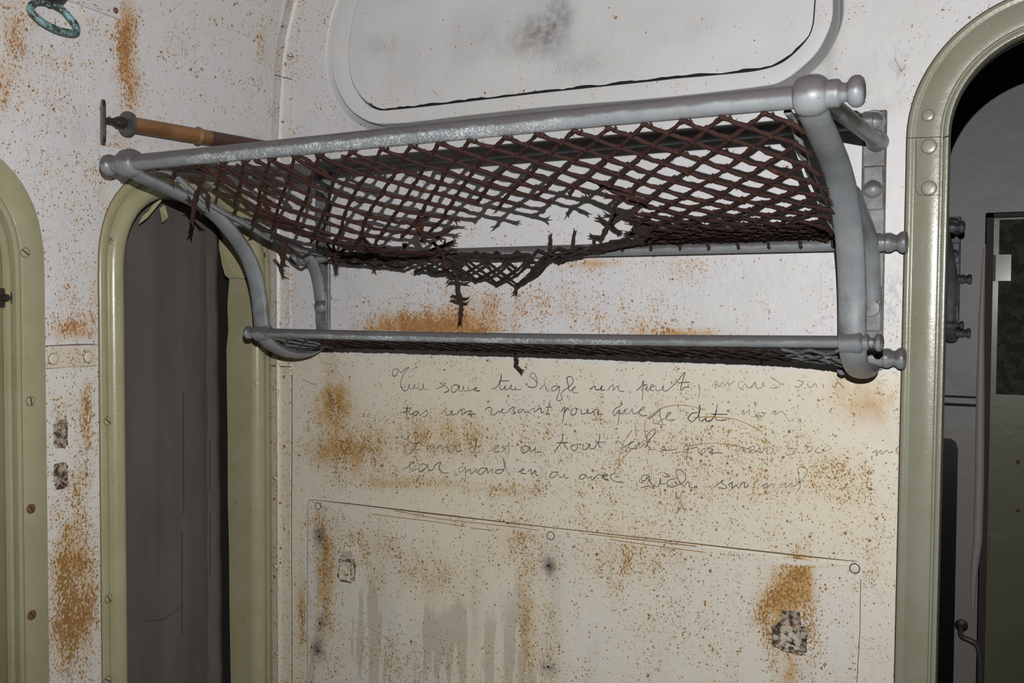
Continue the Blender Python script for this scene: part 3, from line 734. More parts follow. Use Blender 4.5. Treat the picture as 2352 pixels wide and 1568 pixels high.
T5b = '''245,495 285,490 300,430 285,575|260,455 300,460 330,455 310,490 330,520 350,500|395,495 365,490 350,515 375,525 400,495 410,525 440,500 470,480 480,500 465,530 430,535|600,510 640,480 645,520 680,515 700,480 700,520 730,510|740,520 770,480 790,475 790,520 820,490|820,500 870,480 855,510 840,520 900,510 910,522|995,475 1030,450 1060,465 1045,510 1080,520 1120,480|1195,388 1185,415|1120,500 1160,470 1150,470 1150,500 1190,500|1190,500 1230,460 1260,450 1250,480 1270,500 1235,510|1340,470 1310,470 1290,490 1310,500 1345,470 1360,495 1400,490|1400,480 1440,460 1440,495 1480,465 1500,460 1505,500 1530,490|1580,400 1560,480 1550,515 1580,510|1540,450 1600,450|1680,490 1715,450 1705,520 1693,595|1705,510 1740,455 1750,480|1790,460 1770,490 1780,520 1810,510 1820,470 1800,455 1840,470|1860,470 1870,510 1910,500 1920,465 1925,505 1960,500|1960,500 1990,470 2020,480 2015,515 2060,515'''
T5c = '''325,690 290,740 245,715|325,690 290,740 310,755 275,830 290,875 340,850 385,770 370,830 410,830|340,775 430,770|535,780 500,800 510,825 540,800 535,850 545,885|555,830 600,790 610,830 650,800 655,830|720,790 680,800 665,850 700,855 730,800 740,850 790,840|900,800 860,820 870,855 900,840 915,790 925,735 900,850 945,855|1025,850 1080,830 1120,800 1090,800 1080,845 1130,850|1140,820 1165,800 1165,845 1190,800 1210,800 1210,860'''
T5e = '''1395,810 1350,800 1320,830 1340,865 1385,840 1400,805 1405,850 1450,820|1440,768 1446,774|1450,810 1450,850 1505,855|1620,855 1690,750 1690,690|1640,770 1740,770|1700,770 1735,820 1740,830|1800,785 1770,810 1790,840 1830,820 1825,780 1880,790|1880,790 1880,830 1920,820 1940,780 1945,825 1980,820|1980,820 2020,760 2030,690 2020,780 2035,820|1990,765 2085,765|260,1010 300,990 330,960 360,945 320,950 320,1000 345,1025 380,1000|470,970 430,960 400,1000 420,1030 460,1000 480,970 490,1020 530,1010|530,1010 550,970 600,945 580,1000 620,1040 670,1040|800,985 765,1000 765,1035 800,1020 820,985 820,1050 820,1125|820,1040 860,1010 870,1050 920,1010 925,1045|1010,1000 960,1000 935,1040 960,1055 1000,1020 1015,1000 1020,1040 1060,1010 1070,1050|1160,1010 1110,1015 1090,1040 1130,1045 1170,1000 1160,905 1185,1000 1205,1050 1222,1055|1295,1035 1350,1010 1330,1005 1320,1040 1370,1050|1380,1030 1410,1010 1415,1055 1450,1020 1455,1060 1480,1065|1650,1035 1610,1035 1580,1065 1610,1085 1650,1050 1665,1080 1700,1075 1710,1050 1715,1085 1745,1090|1900,1055 1860,1060 1845,1090 1880,1095 1905,1060 1920,1090 1950,1075|1950,1070 1965,1105 2010,1060 2040,1060 2050,1080|2050,1085 2100,1060 2075,1055 2060,1090 2110,1105|2170,1040 2130,1060 2135,1100 2180,1120 2245,1128'''
T6a = '''350,240 385,210 400,170 398,240 392,305|395,215 420,195 430,215 420,240 440,240|440,235 475,205 460,200 450,235 480,240|490,205 495,240 530,235 545,205 545,240 580,240|580,235 640,180 700,110 680,180 670,240 700,215|650,185 735,180|700,215 735,215|800,195 805,240 797,300'''
T6af = '''895,210 930,170 940,215 970,180 985,210 1010,180 1020,215|1020,200 1060,170|1120,175 1090,180 1085,210 1110,225 1135,190 1150,220 1180,215 1205,180 1215,220 1250,220 1265,180 1270,215|1320,145 1380,185 1370,220 1310,220|1510,165 1550,180 1520,215 1490,210|1580,190 1600,220 1640,190 1650,220|1690,190 1700,220|1760,200 1780,220 1800,180 1850,225'''
T6b = '''240,350 200,370 180,405 200,415 230,380 225,430 215,490|215,400 250,405 270,375 270,405 300,405 320,370 325,405 355,405|355,400 410,365 395,360 370,395 390,420 430,420|482,330 490,335|440,445 500,400 520,370 520,420 540,480 510,480 530,450 560,445|560,440 600,400 575,405 570,450 625,450'''
T6bd = '''790,400 750,405 725,440 750,465 790,430 810,380 805,345 800,430 815,460 850,440|850,435 855,460 890,455 920,400 935,340|930,380 920,440 950,455 1000,450|890,410 1005,412'''
T6bf = '''1105,410 1125,380 1120,415 1160,385 1165,410|1180,430 1190,428|1240,400 1215,420 1230,437 1265,425 1270,400 1250,400 1290,405|1320,410 1350,385 1345,415 1390,390 1410,400 1435,440 1450,445'''
T6c = '''215,600 250,630 290,660|240,660 330,605 300,630 300,655 350,660|350,660 370,610 375,655 410,620 415,655 440,600 490,540 470,520 430,560 430,620 450,660 490,665|520,680 555,665 550,640 535,660 570,672 640,662|740,640 700,640 695,660 720,665 730,650 715,700 713,745|740,660 790,650 800,690 840,655 845,690|910,640 860,655 905,665 880,685 975,690'''
T6cf = '''1035,645 1070,630 1070,690 1110,650 1120,685|1150,660 1190,640 1200,660 1160,685 1210,680 1240,650 1245,690 1290,650 1290,690|1300,640 1340,670 1310,695|1410,605 1450,620 1430,650 1490,660 1480,695 1430,705|1570,670 1600,640 1620,660 1580,690|1660,650 1640,680 1690,690|1710,625 1755,655 1700,680|2050,690 2080,670 2080,700 2110,670 2120,700 2150,670 2170,690|2170,690 2200,680|2240,640 2220,670 2245,710 2240,728'''
T6d = '''440,850 400,850 385,880 410,890 440,860 450,900 480,945 440,930 380,940|470,925 510,930 525,870 525,910 560,910|550,860 590,860 570,845 550,830|625,875 585,885 570,910 600,935 640,925|640,925 700,890 700,840 660,810 635,830 660,900 700,935|700,920 725,895 740,940 790,930|905,940 960,900 975,885 960,900 1000,930 985,945 940,940|1010,920 1040,905 1040,945 1070,920 1085,945 1110,910 1130,900 1130,940 1160,925|1070,848 1085,842'''
T6df = '''1250,935 1290,905 1290,940 1330,910 1340,940|1390,935 1420,905 1425,940 1470,905 1470,940|1480,935 1540,890 1580,830 1560,790 1515,800 1520,850 1530,930 1510,960|1660,978 1672,972'''
RL = '''430,440 520,375 600,350 700,347 850,378|760,435 900,430 1050,445 1150,480 1250,535|730,640 850,620 980,625 1100,645 1260,690|320,525 280,580 240,660 215,780|410,600 300,680 220,780 190,850|340,490 350,570|410,470 415,570|470,475 560,490'''
def ribbon(mb, pts, w, lift=.0006):
    L = catmull([onwall(*p) for p in pts], 7)
    rings = []
    for i, p in enumerate(L):
        t = (L[min(i+1, len(L)-1)]-L[max(i-1, 0)])
        if t.length < 1e-7: t = Vector((1, 0, 0))
        t.normalize(); s = Vector((-t.z, 0, t.x))
        ww = w*(.75+.5*noise.noise(p*60)+.12)
        rings.append([p+s*ww+Vector((0, -lift*.3, 0)), p+Vector((0, -lift, 0)), p-s*ww+Vector((0, -lift*.3, 0)), p+Vector((0, .0002, 0))])
    mb.rings(rings)
def write(name, blocks, mat, w):
    mb = MB()
    for txt, f in blocks:
        for st in txt.split('|'):
            ribbon(mb, [f(tuple(map(float, q.split(',')))) for q in st.split()], w)
    return mb.build(name, M[mat], wf, smooth=False)
write('handwriting', [(T5d, A5), (T5b, A5), (T5e, A5), (T6bd, A6), (T6d, A6)], 'ink', .00072)
M['ink_mid'] = plain('pencil_mid', (.105, .093, .083), .7, var=.3, scale=300)
write('handwriting', [(T5c, A5), (T6a, A6), (T6b, A6), (T6c, A6)], 'ink_mid', .00066)
write('handwriting', [(T6af, A6), (T6bf, A6), (T6cf, A6), (T6df, A6)], 'ink_faint', .00056)
write('rust_scratch', [(RL, A6)], 'rustline', .0007)

mb = MB()
for L in (((722, 800), (735, 822), (742, 832), (765, 836), (778, 822)), ((741, 836), (744, 850), (760, 855), (770, 846), (768, 838)), ((1950, 860), (1962, 852), (1975, 856), (1990, 848), (2000, 852), (2014, 846)), ((2020, 848), (2030, 838), (2036, 828)), ((2055, 132), (2062, 150), (2072, 162), (2080, 148)), ((692, 870), (715, 880), (728, 884)), ((2068, 655), (2078, 640), (2084, 650))):
    ribbon(mb, L, .0004, .0004)
mb.build('paint_chip', M['ink_mid'], wf, smooth=False)
mb = MB()
for L in (((845, 1440), (880, 1458), (908, 1480)), ((800, 1425), (850, 1440)), ((940, 1462), (985, 1500), (1040, 1542))):
    mb.tube(catmull([onwall(x, y, .0023) for x, y in L]), .0003, 4)
mb.build('scratch', M['ink_faint'], cover, smooth=False)
# ---------------------------------------------------------------- door frame
def wsweep(mb, prof, archf):
    loops = [[V(x, v, z) for x, z in archf(u)] for u, v in prof]
    n = len(loops[0]); vs = [p for l in loops for p in l]
    mb.add(vs, [(i*n+j, i*n+j+1, (i+1)*n+j+1, (i+1)*n+j) for i in range(len(loops)-1) for j in range(n-1)])
door1 = empty('door_1', V(.3, 0, -1.6)); tag(door1, 'olive painted round cornered doorway frame at the right', 'door frame', kind='structure')
mb = MB(); wsweep(mb, [(-.001, -.002), (0, .004), (.0025, .0062), (.006, .0062), (.0085, .0045), (.011, .0045), (.014, .0075), (.038, .0078), (.042, .0072), (.0435, .004), (.0455, .004), (.047, .0095), (.0495, .0115), (.053, .0105), (.0545, .004), (.0545, -.012), (.049, -.013), (.049, -.051), (.0, -.053)], darch)
mb.build('frame', M['green_door'], door1, angle=55)
mb = MB(); mb.tube([V(x, .0012, z) for x, z in darch(-.0008)], [.0013]*len(darch(0)), 6); mb.build('edge_seam', M['seam'], door1)
for px, py, r in ((2132, 265, .0075), (2134, 336, .0095), (2134, 432, .0095)):
    screw(door1, onwall(px, py, .0078), (0, -1, 0), r, M['green_door'], ang=.7, slot=False, h=.0012)
mb = MB()
mb.tube([onwall(2084, 317, .007), onwall(2120, 316, .0082), (onwall(2162, 314, .0082))], .0005, 5)
mb.tube([onwall(2166, 316, .012), onwall(2181, 312, .012)], .0009, 5)
mb.tube(catmull([onwall(2103, 322, .0081), onwall(2104, 380, .0081), onwall(2103, 430, .0081), onwall(2110, 446, .0081), onwall(2130, 449, .0081), onwall(2160, 448, .0081)]), .00035, 5)
mb.build('joint', M['seam'], door1)

# ---------------------------------------------------------------- luggage rack
XL, XR = -1.187, -.196
def make_rack():
    root = empty('luggage_rack', V((XL+XR)/2, 0, -.08))
    tag(root, 'grey painted metal luggage rack with torn brown netting on the partition', 'luggage rack')
    AX = Vector((1, 0, 0))
    # front rail
    mb = MB(); c0 = V(XL, .452, .2148); c1 = V(XR, .452, .2165)
    n = 60; pts = []
    for i in range(n+1):
        t = i/n; p = c0.lerp(c1, t); p.z -= .0003*math.sin(2*math.pi*t); pts.append(p)
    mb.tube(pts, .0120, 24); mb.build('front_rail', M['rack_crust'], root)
    for s, c in ((-1, c0), (1, c1)):
        mb = MB(); mb.lathe(c, AX*s, [(-.0175, .0125), (-.0165, .0150), (-.014, .0180), (-.008, .0205), (-.001, .0212), (.007, .0205), (.012, .0182), (.0150, .0155), (.0158, .0140), (.022, .0142), (.0265, .0138), (.029, .0105), (.032, .0092), (.0345, .0100), (.0365, .0130), (.039, .0152), (.0425, .0160), (.0465, .0155), (.0495, .0130), (.0508, .0085), (.0512, .002)], 32)
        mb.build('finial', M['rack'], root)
    # lower front rail
    mb = MB(); a = V(XL, .170, -.0440); b = V(XR, .170, -.0402); pts = []
    for i in range(41):
        t = i/40; p = a.lerp(b, t); p.z -= .0026*math.sin(math.pi*t); pts.append(p)
    mb.tube(pts, .0080, 20); mb.build('front_rail', M['rack_crust'], root)
    for s, c in ((-1, a), (1, b)):
        mb = MB(); mb.lathe(c, AX*s, [(-.016, .009), (-.015, .0135), (.010, .0150), (.013, .0125), (.0135, .0105), (.019, .0105), (.021, .0065), (.0255, .0055), (.027, .0085), (.030, .0112), (.034, .0112), (.037, .008), (.038, .002)], 28)
        mb.build('finial', M['rack'], root)
    # wall rails
    for nm, d, z, r in (('wall_rail', .030, .0945, .0100), ('wall_rail', .030, -.0660, .0080)):
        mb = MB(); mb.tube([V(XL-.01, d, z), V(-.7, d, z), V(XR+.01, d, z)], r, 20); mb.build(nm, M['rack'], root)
        for s, x in ((-1, XL), (1, XR)):
            mb = MB(); mb.lathe(V(x, d, z), AX*s, [(-.012, r+.001), (-.010, .0130), (.012, .0135), (.016, .0125), (.020, .0120), (.0215, .0135), (.0275, .0135), (.031, .0115), (.0345, .0100), (.037, .0115), (.040, .0142), (.0435, .0152), (.047, .0145), (.0495, .011), (.0502, .002)], 28)
            mb.build('finial', M['rack'], root)
    mb = MB(); mb.tube([V(XL+.0, .017, .267), V(XR, .017, .267)], .0118, 20, flat=None)
    mb.build('wall_rail', M['rack'], root)
    prof = catmull([(0, .452, .205), (0, .43, .197), (0, .40, .190), (0, .365, .181), (0, .32, .169), (0, .275, .150), (0, .235, .120), (0, .203, .085), (0, .184, .045), (0, .175, .005), (0, .171, -.030), (0, .165, -.052), (0, .148, -.066), (0, .118, -.078), (0, .085, -.084), (0, .050, -.083), (0, .020, -.074), (0, .0, -.062)], 5)
    br2 = catmull([(0, .255, .142), (0, .215, .146), (0, .17, .134), (0, .125, .122), (0, .085, .112), (0, .050, .098), (0, .028, .076), (0, .016, .045), (0, .010, .015)], 5)
    for x, nm in ((XL, 'left'), (XR, 'right')):
        mb = MB(); m = len(prof)
        rs = [.0155+.0018*math.sin(i/m*3.1) for i in range(m)]
        mb.tube([V(x, p.y, p.z) for p in prof], rs, 20, flat=(1.0, .52), side=AX)
        m = len(br2)
        mb.tube([V(x, p.y, p.z) for p in br2], [.0135]*m, 18, flat=(1.0, .62), side=AX)
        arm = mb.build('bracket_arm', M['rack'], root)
        mb = MB(); mb.tube([V(x+.004, .44, .219), V(x+.004, .30, .226), V(x+.004, .012, .239)], .0100, 16)
        mb.lathe(V(x+.004, .012, .239), (0, 1, 0), [(-.028, .0102), (-.02, .0125), (0, .0150), (.012, .0155)], 20)
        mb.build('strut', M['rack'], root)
        # wall plate, thicker pads around the bolts
        mb = MB(); mb.box(V(x-.0165, .0065, -.085), V(x+.0165, -.001, .283))
        plate = mb.build('wall_plate', M['rack'], root, bevel=.003)
        for za, zb_ in ((.142, .205), (-.03, .035)):
            mb = MB(); mb.box(V(x-.0145, .0105, za), V(x+.0145, .005, zb_)); mb.build('pad', M['rack'], plate, bevel=.004)
        for z, hx in ((.267, 0), (.1715, 1), (.0035, 1)):
            mb = MB(); c = V(x, .008, z); rings = []
            h = .0035
            if hx:
                k = [(0, .0142), (h, .0142), (h+.0008, .0136)]
                rings = [[c+Vector((math.cos(math.pi/3*i+.5)*r, -t, math.sin(math.pi/3*i+.5)*r)) for i in range(6)] for t, r in k]
                mb.rings(rings)
            else:
                mb.lathe(c, (0, -1, 0), [(0, .0160), (h, .0160), (h+.0008, .0150)], 24)
            flatb = (z < .01 and x == XR)
            if flatb: mb.lathe(c, (0, -1, 0), [(h, .0125), (h+.004, .0118), (h+.005, .002)], 24)
            else: mb.lathe(c, (0, -1, 0), [(h, .0128), (h+.004, .0120), (h+.0075, .0085), (h+.0092, .004), (h+.0096, .0005)], 24)
            mb.build('bolt', M['rack'], plate)
    mb = MB(); c = onwall(1934, 850, .06); mb.lathe(c, (0, -1, -.3), [(-.02, .003), (-.004, .0035), (-.003, .0062), (.003, .0062), (.005, .004), (.0055, .0005)], 16); mb.build('stray_nut', M['rack'], root)
    # thin side rods that carry the net edges
    for x in (XR-.030, XL+.030):
        mb = MB(); L = catmull([V(x, .425, .208), V(x, .395, .203), V(x, .345, .176), V(x, .30, .158), V(x, .245, .141), V(x, .18, .118), V(x, .10, .104), V(x, .04, .100)], 5)
        mb.tube(L, .0042, 10); mb.build('side_rod', M['rack'], root)
    return root
rack = make_rack()

# ---------------------------------------------------------------- netting
def strand(mb, pts, r, jit=.28, fiber=.25, n=6, seg=.0055):
    P = [Vector(p) for p in pts]; out = [P[0]]
    for a, b in zip(P, P[1:]):
        m = max(1, int((b-a).length/seg))
        for k in range(1, m+1): out.append(a.lerp(b, k/m))
    out = [p+Vector((random.uniform(-1, 1), random.uniform(-1, 1), random.uniform(-1, 1)))*r*.18 for p in out]
    if len(out) < 2: return
    mb.tube(out, [r*random.uniform(.85, 1.15) for _ in out], n, jit=jit)
    for p in out:
        if random.random() < fiber:
            d = Vector((random.uniform(-1, 1), random.uniform(-1, 1), random.uniform(-1, 1))).normalized()
            q = p+d*r*random.uniform(1.6, 2.6); mb.tube([p+d*r*.5, q], [r*.28, r*.06], 3)
def fray(mb, p, dirv, r, k=4):
    p = Vector(p); dirv = Vector(dirv).normalized()
    for _ in range(k):
        d = (dirv+Vector((random.uniform(-1, 1), random.uniform(-1, 1), random.uniform(-1, 1)))*.65).normalized()
        mb.tube([p-dirv*r, p+d*r*1.5, p+d*r*random.uniform(2.5, 4.6)], [r*.6, r*.45, r*.08], 4)

kn_px = [455, 511, 560, 621, 676, 731, 806, 877, 943, 1008, 1079, 1160, 1233, 1319, 1397, 1478, 1568, 1658, 1755]
KX = [onwall(x, 362-(x-455)*.0745, .452).x for x in kn_px]
KX2 = [KX[0]-.05]+KX+[KX[-1]+.043, KX[-1]+.086]
def colx(c):
    c += 1; i = max(0, min(len(KX2)-2, int(math.floor(c)))); return KX2[i]+(KX2[i+1]-KX2[i])*(c-i)
NROW = 23
DT = [(0, .452), (2, .419), (4, .382), (6, .346), (8, .306), (10, .272), (13, .215), (16, .150), (19, .095), (23, .036)]
def interp(T, t):
    for (a, x), (b, y) in zip(T, T[1:]):
        if t <= b: return x+(y-x)*(t-a)/(b-a)
    return T[-1][1]
ZR = [(0, .203), (2, .186), (4, .1695), (6, .1535), (8, .1395), (10, .1283), (12, .1188), (14, .1120), (16, .1075), (18, .1050), (20, .1035), (23, .1045)]
ZL = [(0, .201), (2, .169), (4, .1475), (6, .1265), (8, .1065), (10, .0935), (12, .0862), (14, .0828), (16, .0822), (20, .0850), (23, .0920)]
def netp(c, r):
    x = colx(c); f = max(0, min(1, (x+.92)/.32)); f = f*f*(3-2*f)
    d = interp(DT, r); z = interp(ZL, r)*(1-f)+interp(ZR, r)*f
    jx = noise.noise(Vector((c*1.7, r*1.3, 1)))*.0028; jz = noise.noise(Vector((c*.9, r*1.1, 5)))*.0026
    k = min(1, r/3)
    # right edge pulled in by the side rod
    return V(x+jx*k, d+noise.noise(Vector((c, r, 9)))*.003*k, z+jz*k)
hole = [(1062, 488), (1110, 466), (1180, 474), (1245, 456), (1325, 444), (1350, 428), (1400, 452), (1450, 468), (1478, 492), (1462, 510), (1480, 530), (1520, 552), (1500, 620), (700, 640), (700, 604), (820, 594), (838, 560), (905, 545), (985, 548), (1000, 520), (1055, 500)]
outer_ok = [(440, 300), (1900, 200), (1925, 640), (640, 640), (560, 520), (430, 400)]
def exists(c, r):
    if c < 0 or c > 18.6+(.9 if r > 7 else 0)+(1.3 if r > 13 else 0): return False
    if c < 0.4*(r-3)-.3 and r > 3: return False
    if r > NROW: return False
    p = proj(netp(c, r))
    if p[0] > 1906: return False
    return not inside(p, hole)
RN = .00265
net = MB(); netd = MB()
nodes = {}
for r in range(NROW+1):
    for ci in range(0, 21):
        c = ci+(0 if r % 2 == 0 else .5)
        if exists(c, r): nodes[(c, r)] = netp(c, r)
def mbfor(r): return net if r < 13 else netd
for (c, r), p in nodes.items():
    m = mbfor(r)
    if not (r == 0): m.ball(p, RN*1.75, 1, .22)
    for dc in (-.5, .5):
        q = nodes.get((c+dc, r+1))
        if q:
            mid = (p+q)/2+Vector((0, 0, -.0006)); strand(m, [p, mid, q], RN*(.92 if r > 12 else 1))
        else:
            if r < NROW and 0 <= c+dc <= 20 and random.random() < .8:
                e = netp(c+dc, r+1); k = random.uniform(.35, .75); e = p.lerp(e, k); e.z -= random.uniform(0, .006)
                if r > 0: strand(m, [p, e], RN); fray(m, e, e-p, RN)
    if r > 0:
        for dc in (-.5, .5):
            if (c+dc, r-1) not in nodes and c+dc < 18.5 and c+dc > 0:
                e = p.lerp(netp(c+dc, r-1), random.uniform(.3, .6)); strand(m, [p, e], RN); fray(m, e, e-p, RN)
# ties around the front rail
for i, x in enumerate(KX):
    c = V(x, .452, .2155); L = []
    for k in range(17):
        t = 2*math.pi*k/16; L.append(c+Vector((.0015*math.sin(t*2), math.cos(t)*.0128, math.sin(t)*.0128)))
    # only the cord under the rail is thick, it rides in a groove on top
    strand(net, [c+Vector((.002, 0, -.0125)), c+Vector((.006, 0, -.0155)), c+Vector((.010, 0, -.0125))], RN*.8, fiber=.2)
    net.ball(netp(i, 0), RN*1.7, 1, .3)
# doubled, matted cords at the left end
for k in range(8):
    i = k*.8; a = netp(i, 0); b = netp(i+.7, 1.3); c2 = netp(i+.9, 2)
    o = Vector((random.uniform(-.006, .006), random.uniform(-.004, .004), random.uniform(-.004, .004)))
    strand(net, [a+o, b+o*.6, c2], RN*1.1)
for k in range(22):
    r = 4+k*.45; c = .4*(r-3)-.1; a = netp(c+random.uniform(-.2, .4), r); b = netp(c+random.uniform(.2, .9)+.4, r+random.uniform(.9, 1.7))
    strand(net, [a, b], RN*1.05); fray(net, b, b-a, RN, 2)
def pxstrand(mb, pts, r=RN, fr=True, **kw):
    L = [onwall(x, y, d) for x, y, d in pts]; L = catmull(L, 4) if len(L) > 2 else L
    strand(mb, L, r, **kw)
    if fr: fray(mb, L[-1], L[-1]-L[-2], r)
    return L
# loose ends at the left
pxstrand(net, [(455, 385, .44), (466, 402, .435), (459, 425, .43), (451, 448, .425), (446, 470, .42), (441, 505, .418)], RN*1.15)
pxstrand(net, [(446, 470, .42), (460, 484, .415)]); pxstrand(net, [(446, 470, .42), (434, 458, .415)])
pxstrand(net, [(459, 425, .43), (440, 412, .43)]); pxstrand(net, [(459, 425, .43), (472, 440, .425), (480, 458, .42)])
pxstrand(net, [(452, 384, .45), (420, 386, .452), (402, 395, .45), (396, 408, .445)], RN*1.1)
pxstrand(net, [(630, 545, .25), (655, 560, .25), (648, 585, .25), (651, 607, .25)], RN*1.1)
pxstrand(net, [(632, 570, .25), (648, 590, .25)], RN); pxstrand(net, [(655, 560, .25), (690, 590, .25), (705, 586, .25)], RN)
# bottom of the left half, cross knots
for (x, y) in ((769, 583), (857, 579), (1017, 582)):
    for dx, dy in ((-18, -22), (20, -8), (5, 26), (-16, 6)):
        pxstrand(net, [(x, y, .15), (x+dx, y+dy, .15)], RN)
    net.ball(onwall(x, y, .15), RN*1.7, 1, .3)
pxstrand(net, [(831, 543, .30), (845, 560, .22), (857, 579, .15)], RN, fr=False)
pxstrand(net, [(831, 543, .30), (816, 565, .25), (800, 584, .20)], RN, fr=False)
pxstrand(net, [(766, 560, .15), (769, 583, .15), (772, 612, .15)], RN)
pxstrand(net, [(980, 500, .30), (962, 512, .30), (975, 540, .29), (1000, 541, .29), (1030, 528, .29)], RN*1.2)
pxstrand(net, [(945, 515, .30), (965, 530, .30), (975, 548, .30)], RN*1.3)
# torn sheet that has dropped over the wall rail
def low(x):      # lower border in the photo frame
    T = [(758, 600), (800, 606), (880, 612), (1000, 628), (1080, 640), (1150, 652), (1205, 656), (1228, 640), (1240, 618), (1262, 604), (1330, 588), (1400, 574), (1500, 556), (1620, 552), (1900, 552)]
    return interp(T, x)
def top(x):
    T = [(758, 580), (900, 582), (1050, 578), (1200, 578), (1350, 566), (1450, 556), (1560, 548), (1900, 545)]
    return interp(T, x)
fold = MB(); rows = 4
def fpt(i, j):
    x = 765+i*23.5; t = j/rows; y = top(x)+(low(x)-top(x))*(t**.85)
    dd = .055+.06*math.sin(math.pi*t)*(1 if x < 1250 else .3)+.01*noise.noise(Vector((i*.7, j*.9, 2)))
    return onwall(x+5*noise.noise(Vector((i, j, 3))), y+4*noise.noise(Vector((i*.8, j, 7))), dd)
for i in range(0, 32):
    for j in range(rows):
        if (i+j) % 2: continue
        for di in (-1, 1):
            if 0 <= i+di <= 31 and random.random() < .93: strand(fold, [fpt(i, j), fpt(i+di, j+1)], RN*1.02, fiber=.3)
        if random.random() < .15: e = fpt(i, j); fray(fold, e, (random.uniform(-1, 1), 0, random.uniform(-.4, 1)), RN, 3)
for i in range(0, 20, 2):
    if random.random() < .2: a = fpt(i, rows); pxx = a+Vector((random.uniform(-.006, .006), 0, -.008)); strand(fold, [a, pxx], RN); fray(fold, pxx, pxx-a, RN)
# matted cords lying along the wall rail
bund = MB()
for k in range(16):
    x0 = random.uniform(1180, 1500); x1 = random.uniform(1600, 1915) if k % 3 else random.uniform(1450, 1600)
    L = []
    m = 14
    for q in range(m+1):
        x = x0+(x1-x0)*q/m
        y = interp([(1180, 604), (1250, 598), (1330, 580), (1400, 566), (1480, 553), (1600, 549), (1915, 546)], x)+random.uniform(-7, 6)*(1 if x < 1750 else .6)
        L.append(onwall(x, y, .038+random.uniform(0, .012)))
    strand(bund, L, RN*1.15, fiber=.35)
for k in range(10):
    L = []
    n_ = 15 if k < 3 else random.randint(6, 11)
    for q in range(n_):
        x = 770+q*32; y = (583+q*.4 if n_ == 15 else 590)+random.uniform(-6, 8)*(1 if n_ < 15 else .6)+max(0, (x-1000))*.0
        L.append(onwall(x, y, .055+random.uniform(0, .03)))
    strand(bund, L, RN*1.15, fiber=.35)
# rising border back toward the main net (right)
pxstrand(bund, [(1458, 500, .20), (1490, 520, .17), (1525, 532, .14), (1580, 530, .12), (1640, 525, .10)], RN*1.3)
pxstrand(net, [(1355, 412, .335), (1382, 424, .33), (1420, 443, .325), (1460, 456, .32), (1475, 462, .32)], RN*1.25)
fray(net, onwall(1355, 412, .335), (-1, 0, .5), RN*1.3, 6)
# ties on the wall rail
for x in (1367, 1428, 1494, 1561, 1626, 1694, 1765, 1838, 1912):
    y = 570-(x-1367)*.018
    pxstrand(bund, [(x-4, y-18, .046), (x-1, y-8, .045), (x+2, y+8, .0405)], RN*.9, fr=False)
# upright cross and tufts on the wall rail
pxstrand(bund, [(1380, 552, .05), (1388, 532, .05), (1397, 515, .05)], RN*1.3, fr=False)
for dx, dy in ((12, -17), (-17, -12), (22, 16), (-4, 8)): pxstrand(bund, [(1397, 515, .05), (1397+dx, 515+dy, .05)], RN*1.1)
pxstrand(bund, [(1384, 545, .05), (1362, 543, .05)]); pxstrand(bund, [(1400, 556, .05), (1430, 550, .05), (1448, 540, .05)])
for x, y in ((1265, 548), (1318, 538), (1020, 560), (930, 565)): pxstrand(bund, [(x-4, y+34, .05), (x, y, .05)], RN*1.1)
pxstrand(bund, [(985, 580, .06), (1010, 566, .06), (1036, 558, .06)], RN*1.2)
# the cord hanging straight down
hang = MB()
pxstrand(hang, [(1020, 585, .12), (1053, 605, .11), (1050, 622, .105), (1050, 645, .10), (1053, 665, .10), (1058, 690, .10), (1059, 712, .10), (1058, 726, .10)], RN*1.25)
for x, y, dx, dy in ((1050, 640, -14, -1), (1050, 640, 20, 2), (1055, 684, -11, -2), (1056, 686, 11, 2), (1050, 622, 12, 8)): pxstrand(hang, [(x, y, .10), (x+dx, y+dy, .10)], RN*1.1)
net.build('net', M['net'], rack, angle=80)
tuft = MB()
pxstrand(tuft, [(1183, 806, .06), (1184, 822, .055), (1190, 828, .055), (1183, 834, .055), (1194, 848, .05)], RN*.9)
tuft.build('loose_tuft', M['net_dark'], rack, angle=80)
netd.build('sagging_net', M['net'], rack, angle=80)
fold.build('fallen_net', M['net_dark'], rack, angle=80)
bund.build('matted_cords', M['net_dark'], rack, angle=80)
hang.build('hanging_cord', M['net_dark'], rack, angle=80)
# lower net between the two bottom rails, flattened under the brackets, painted over at both ends
for nm, xa, xb, mt in (('shelf_net', -1.085, -.285, 'net_dark'), ('painted_net', XL+.02, -1.085, 'net_silver'), ('painted_net', -.285, XR-.018, 'net_silver')):
    mb = MB(); NX = max(4, int((xb-xa)/.017)); NY = 8
    def lp2(i, j):
        x = xa+(xb-xa)*i/NX; t = j/NY; sag = .012*math.sin(math.pi*t)
        e = min(abs(x-XL), abs(x-XR)); edge = math.exp(-e/.05)
        return V(x+.002*noise.noise(Vector((i, j, 4))), .170-.138*t, -.0515-.0175*t-sag*(.55+1.0*edge)+.0015*noise.noise(Vector((i*.9, j, 6))))
    for i in range(NX+1):
        for j in range(NY):
            if (i+j) % 2: continue
            for di in (-1, 1):
                if 0 <= i+di <= NX: strand(mb, [lp2(i, j), lp2(i+di, j+1)], RN*.95, fiber=.12)
    q_ = mb.build(nm, M[mt], rack, angle=80)
    if mt == 'net_silver': q_['label'] = 'grey painted crumpled net'

